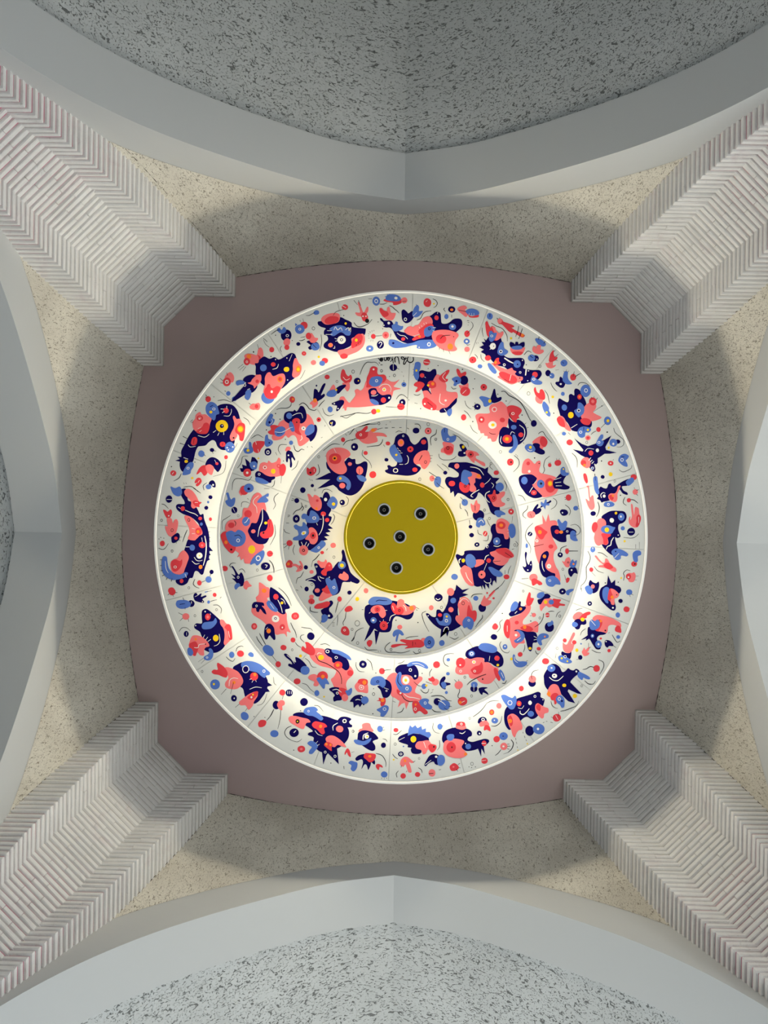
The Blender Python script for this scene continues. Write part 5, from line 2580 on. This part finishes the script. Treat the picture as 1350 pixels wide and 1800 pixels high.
W. 53 39 2.8
B. 53 39 1.7
N. 57.5 42.5 1.8
S
Y. 79.5 34 3.6
R. 49 71 6.8
W- .7 47 67 51 74
K- .7 52 68 52 61
K- .7 44 72 39 69.5
K- .8 55 60 64 58 72 55 80 52 84 48
K- .5 84 48 86 42
K- .6 39 43 41 50 46 54 51 55
Ko 91 17 1.8 .5
K- .7 96 8 102 13 108 14
N. 7 12.5 6.2
P. 7.5 5.5 6.2
K- .7 7 6 6 -2 10 -8 18 -10
T 793 1033
F
N. 41 26.5 5.4
P 39 21 41 16 44 10 46 14 49 12 53 7 57 3 58 5 53 11 49 16 53 17 52 21 47 24 42 24
R- 1.6 50 11 57 3.5
K- .6 57 4 63 0
R. 47.5 7 1.3
R. 56 14 1.5
S
B. 32.5 14 3.3
K- .6 26 13 30 9 41 8
K- .6 41 36 41 40 36 46 32 52
Ko 6 61 2 .5
K- .6 0 66 5 68 10 65
F
P 77 41 82 38 90 35 95 30 97 24 100 22 105 24 104 31 100 37 95 43 95 48 101 48 106 46 111 44 115 47 115 53 114 59 108 58 100 60 96 66 97 73 90 74 86 78 83 80 80 76 78 70 74 60 72 50
R 99 17 101 10 103 6 105 8 105 13 109 14 108 18 105 23 101 24 99 21
N 76 35 79 31 84 27 88 22 90 18 92 19 92 24 98 25 98 28 93 33 86 36 79 38
B 78 28 80 22 84 18 88 20 88 25 84 30 79 31
W- .8 84 34 87 31
O. 91.5 28 2
R 69 55 70 47 73 42 77 43 78 52 77 63 75 67 71 63
W- .7 74 50 74 58
R. 86.5 46 2.6
N 83 57 87 55 93 56 100 58 108 58 112 60 114 66 113 72 108 73 107 80 105 84 102 82 100 76 98 68 95 62 90 58
R 91 53 97 50 104 51 108 55 104 58 97 57
O. 97 52 2.4
B 86 56 90 56 95 59 97 65 93 71 86 73 83 70 87 67 91 64 90 60
W- .8 87 70 92 66
Y. 104 80 2
B 113 68 116 62 122 60 128 62 128 66 122 68 119 70 120 75 117 76 114 72
O. 123.5 64.5 1.2
W- .7 109 64 113 66
W- .7 109 69 113 68
W. 85.5 62.5 1.8
F
P 117 22 120 18 125 14 131 14 135 17 140 18 138 24 133 25 129 26 125 24 121 28 119 31 117 28
R 134 15 139 15 145 16 143 20 150 22 149 24 143 24 141 27 137 26 133 23
N 122 9 127 8 131 11 129 14 123 15 120 19 118 22 115 21 114 16 119 14
B 113 12 114 8 118 6 122 6 123 10 119 14 115 14
Y. 124.5 19 2.4
B. 132 19 3.4
S
P. 109 36 2.8
K- .6 106 33 107 35
K- .6 104 37 106 37
R. 127 36 3
W- .7 124 36.5 130 36
K- .6 128 32 132 31 136 31.5
Ko 117 40 1.4 .5
K- .6 122 34 121 40 117 47 113 50 110 52
N. 129.5 52 6.4
B 127 47 131 45 133 43 135 47 132 50 128 51
R 54 52 56 48 59 47 62 51 60 55 56 55
N. 56.5 65 4
K- .6 51 65 53 65
B. 71 78 3.4
W. 71 77.5 1
K- .5 66 71 64 75 66 81 70 85 75 86 77 83
R. 91 88 3.2
K- .5 95 85 97 80 97 75
R. 115.5 80.5 2.6
K- .6 111 83 113 87 117 87
Ko 95 4.5 1.3 .5
K- .5 68 42 64 46 65 52 62 57 60 58.5
K. 67.5 34 .8
K. 105 44 .8
F
B 81 92 82 88 84 89 85 94 89 97 95 97 100 98 99 102 93 105 86 104 82 99
Y. 79.5 94 1.8
K- .6 99 97 101 96
K- .6 99.5 102 101 103
W- .6 83 91 84 96 88 99
F
P 6 112 6 106 10 100 18 94 24 92 34 92 42 92 44 97 50 99 56 104 62 106 62 114 58 120 52 126 44 127 37 124 33 120 27 120 24 118 22 114 12 115
N 19 90 20 84 26 80 34 77 42 78 52 78 60 83 66 88 69 95 68 102 63 105 57 103 53 100 48 98 44 98 43 93 34 92 25 94
B 36 79 39 74 46 73 54 75 60 79 60 84 55 86 48 85 41 83
B. 27 87 4
W. 27 87 2.4
B. 27 87 1.2
R. 60.5 93 3.4
Y. 61.5 102 1.8
R. 12.5 99 6.6
W. 12 102 1.2
R 26 108 31 104 37 102 40 98 42 103 41 110 36 114 30 114 27 111
W. 31 110 1.7
R. 31 110 1
W. 30 98 2.4
Y. 30 98 1.2
R 56 108 59 106 63 112 65 120 63 123 59 118
B 62 112 65 108 69 113 71 120 69 123 66 120
W- .7 66 112 69 119
K- .7 46 114 38 117 30 121 25 124 21 128
K. 41.5 120.5 1
W. 12.5 110 1.8
P. 12.5 110 1.1
W- .6 51 90 50 97
S
P. 10 128.5 5.4
K- .6 7 124 4 121
K- .6 10 123 10 121
Ko 18 118 1.5 .5
R. 124.5 97 4.4
R. 92.5 133 3.4
K- .6 67 126 71 126 73 122
T 968 1033
F
N 50 -4 52 -10 56 -7 60 -6 63 -8 64 -3 62 4 58 7 55 7 53 2
B 45 0 50 -3 55 2 55 7 52 9 48 7
P. 55.5 -1.5 2.6
F
N 66 1 70 -2 74 -4 80 -4 86 -3 91 -1 93 3 91 7 86 10 84 16 85 22 86 26 84 30 79 29 72 23 66 16 64 8
N^ 74 -3 75.5 -16.5 80 -6 85 -10.5 85 -2
B 68 8 69 2 73 -1 77 1 77 8 75 14 76 20 73 20 69 14
R 77 3 80 1 83 5 84 12 83 18 81 20 77 17 75 14
P 79 2 83 2 88 6 90 9 88 13 84 15 84 22 80 22 79 16 82 12
O. 81 12.5 2.2
K. 87 9.5 .8
W. 82 26.5 1.2
S
B. 103.5 6 4
K- .6 106 8 109 10
K- .6 104 10 105 12
N. 51.5 21 3
W. 51.5 21 1
N. 92 17.5 2.8
R. 100 28.5 4
K- .5 104 27 105 27
B. 88.5 36 3.2
B. 89 65 2.6
R. 66 67 1.6
R. 77 83 2.3
Y. 34.5 82.5 2.2
N. 39 92 3
K- .5 37 94 34 95
R. 60.5 106.5 4.5
K- .7 57 105 52 104 47 107 42 108
K- .6 63 95 69 98 70 104 66 112 64 115
K- .6 45 123 50 127 56 127 59 123
K- .6 81 62 85 69 88 72 92 70
K- .5 76 60 78 59
K- .6 54 82 60 85 66 86
K- .5 50 73 50 79
B. 40 74 1.1
Ko 8.5 80 1.5 .4
K- .4 6 93 7 87
K- .5 46 54 41 58 39 63
K- .5 33 30 38 28 42 27
Ko 12 37.5 1.5 .6
K- .5 7 39 9 34 13 31
N. 15.5 5 4.2
W. 15.5 5 1
B 20 5 25 2 31 2 28 5 25 7 24 10 21 9
K- .5 40 0 41 5
F
P 29 40 31 35 36 32 41 33 43 37 38 41 33 43
R 37 41 42 35 48 32 52 32 52 35 48 37 47 40 43 41 39 42
N 31 44 36 41 42 43 46 42 47 47 44 49 40 49 38 54 34 55 31 51
Y. 42 42 2.6
B 28 48 30 45 34 46 36 49 33 52 29 51
F
P 55 42 57 38 62 36 70 37 80 40 88 44 92 47 93 51 90 54 86 50 80 49 76 51 75 57 73 60 67 58 60 58 57 50
R 85 53 88 50 92 52 93 59 89 59 85 57
R 60 45 65 42 68 46 66 52 62 58 57 57
N 49 53 54 52 60 57 66 58 73 60 70 62 64 63 61 67 63 72 66 76 65 81 60 81 56 76 52 69 49 65
N^ 51 61 40 69 47 67 46 70 53 66
B 51 46 54 42 58 44 62 42 65 47 63 53 57 56 52 54
W- .7 53 43 59 50
B. 63 74.5 4.6
W. 63 74.5 1.4
B. 55 63.5 2.4
W. 55 63.5 1
O. 66 44 1.7
K. 72 56.5 1.1
F
N 71 72 73 69 78 70 82 74 82 77 77 77 75 79 72 77
W. 73 71 .9
K- .6 82 76 86 79
F
P 16 72 18 74 21 75 23 72 26 66 29 60 31 59 32 62 29 68 27 73 29 74 31 71 33 72 31 76 29 82 25 86 19 85 16 80
R. 18.5 69.5 2.6
R. 31 72 2.8
N 15 84 20 86 25 86 27 84 27 90 25 94 18 93 14 88
B 10 91 14 89 20 91 26 95 28 98 24 100 16 99 11 96
Y. 14.5 93 1.4
Y. 22 97 1.2
W. 19 91 1.9
N. 19 91 1.2
F
P 41 85 43 81 44 79 46 82 48 80 51 78 50 83 48 85 51 86 49 89 44 90
K- .5 50 80 53 78
'''
def closed_spline(p, n=5):
    out = []; L = len(p)
    for i in range(L):
        p0, p1, p2, p3 = p[i-1], p[i], p[(i+1) % L], p[(i+2) % L]
        for k in range(n):
            t = k/n
            out.append(tuple(.5*((2*p1[c])+(-p0[c]+p2[c])*t+(2*p0[c]-5*p1[c]+4*p2[c]-p3[c])*t*t+(-p0[c]+3*p1[c]-3*p2[c]+p3[c])*t**3) for c in (0, 1)))
    return out
def stroke(p, w):                                          # tapered brush line as one outline
    if len(p) > 2: p = smooth_tab(p, 5)
    n = len(p); Lf, Rt = [], []
    for i in range(n):
        a = p[max(i-1, 0)]; b = p[min(i+1, n-1)]; dx, dy = b[0]-a[0], b[1]-a[1]; l = math.hypot(dx, dy) or 1
        t = i/(n-1); h = w/2*(.55+.45*math.sin(PI*min(1, .15+t*.85)))
        Lf.append((p[i][0]-dy/l*h, p[i][1]+dx/l*h)); Rt.append((p[i][0]+dy/l*h, p[i][1]-dx/l*h))
    return Lf+Rt[::-1]
shapes = []; grp = None; gid = 0; ox = oy = 0; sc = .75
for ln in MURAL.strip().splitlines():
    t = ln.split()
    if t[0] == 'T':
        ox, oy = float(t[1]), float(t[2]); sc = 135.0/float(t[3] if len(t) > 3 else 180); grp = None; continue
    if t[0] in 'FSG' and len(t) == 1:
        gid += 1; grp = (t[0], gid); continue
    col = t[0][0]; kind = t[0][1:]; v = [float(x) for x in t[1:]]
    rings = []
    Q = lambda x, y: (ox+x/sc, oy+y/sc)
    if kind == '.':
        x, y, r = v; nn = 20 if r > 2 else 12
        ph = (x*7+y*3) % 6.28; ex = 1+.07*math.sin(x+y)
        outl = [Q(x+r*ex*math.cos(2*PI*i/nn), y+r/ex*(1+.04*math.sin(2*PI*i/nn*2+ph))*math.sin(2*PI*i/nn)) for i in range(nn)]
    elif kind == 'o':
        x, y, r, wd = v; nn = 16; ro = r+wd/2; rin = r-wd/2
        o_ = [Q(x+ro*.92*math.cos(2*PI*i/nn), y+ro*1.06*math.sin(2*PI*i/nn)) for i in range(nn+1)]
        i_ = [Q(x+rin*.92*math.cos(2*PI*i/nn), y+rin*1.06*math.sin(2*PI*i/nn)) for i in range(nn+1)]
        outl = None; quads = [(o_[i], o_[i+1], i_[i+1], i_[i]) for i in range(nn)]
    elif kind == '-':
        wd = v[0]*(1.9 if grp and grp[0] == 'G' else 1.45); pts = list(zip(v[1::2], v[2::2]))
        outl = [Q(x, y) for x, y in stroke(pts, wd)]
    elif kind == '^':
        outl = [Q(x, y) for x, y in zip(v[0::2], v[1::2])]
    else:
        outl = [Q(x, y) for x, y in closed_spline(list(zip(v[0::2], v[1::2])))]
    polys = [outl] if outl else [list(q) for q in quads]
    shapes.append([grp or ('S', 0), col, polys])
def rad(p): return math.hypot(p[0]-704.5, p[1]-944.3)
gt = {}
for g, col, polys in shapes:
    if g[0] == 'F' and g not in gt:
        c = [sum(p[i] for p in polys[0])/len(polys[0]) for i in (0, 1)]; r = rad(c)
        gt[g] = 0 if r > 323 else 1 if r > 213 else 2
    if g[0] == 'G': gt[g] = 1
LIM = [428.0, 317.5, 208.0]
byt = {0: [], 1: [], 2: []}
for g, col, polys in shapes:
    if g[0] in 'FG': t = gt[g]
    else:
        c = [sum(p[i] for q in polys for p in q)/sum(len(q) for q in polys) for i in (0, 1)]; r = rad(c)
        t = 0 if r > 323 else 1 if r > 213 else 2
    np_ = []
    for q in polys:
        z = []
        for p in q:
            r = rad(p)
            if r > LIM[t]: p = (704.5+(p[0]-704.5)*LIM[t]/r, 944.3+(p[1]-944.3)*LIM[t]/r)
            z.append(p)
        np_.append(z)
    byt[t].append((g, col, np_))
ORD = 'NBPRYOWK'
for t, lst in byt.items():
    root, off = roots[t]; z = TIERS[t]['z']; boxes = []; groups = {}
    for g, col, polys in lst:
        xs = [p[0] for q in polys for p in q]; ys = [p[1] for q in polys for p in q]
        bb = (min(xs), max(xs), min(ys), max(ys))
        lay = 1+max([b[4] for b in boxes if b[0] < bb[1] and b[1] > bb[0] and b[2] < bb[3] and b[3] > bb[2]], default=0)
        boxes.append((*bb, lay))
        key = g if g[0] in 'FG' else 'marks'
        d = groups.setdefault(key, dict(v=[], f=[], m=[]))
        zz = z-lay*.045
        for q in polys:
            i0 = len(d['v'])
            for p in q: d['v'].append(P(*px2(p[0], p[1], z), zz)-off)
            d['f'].append(tuple(range(i0, i0+len(q)))); d['m'].append(ORD.index(col))
    for key, d in groups.items():
        nm = 'painted_marks' if key == 'marks' else 'signature' if key[0] == 'G' else 'painted_figure'
        used = sorted(set(d['m'])); mp = {a: i for i, a in enumerate(used)}
        o = obj(nm, d['v'], d['f'], [PM[ORD[a]] for a in used], root, normals=False)
        o.data.polygons.foreach_set('material_index', [mp[a] for a in d['m']])
        # paint faces look down into the room
        bm = bmesh.new(); bm.from_mesh(o.data)
        for f in bm.faces:
            f.normal_update()
            if f.normal.z > 0: f.normal_flip()
        bm.to_mesh(o.data); bm.free()
        if nm == 'painted_marks': o['kind'] = 'stuff'; o['label'] = 'small painted dots, loops and dashes'
        if nm == 'signature': o['label'] = 'black handwritten signature, upside down'
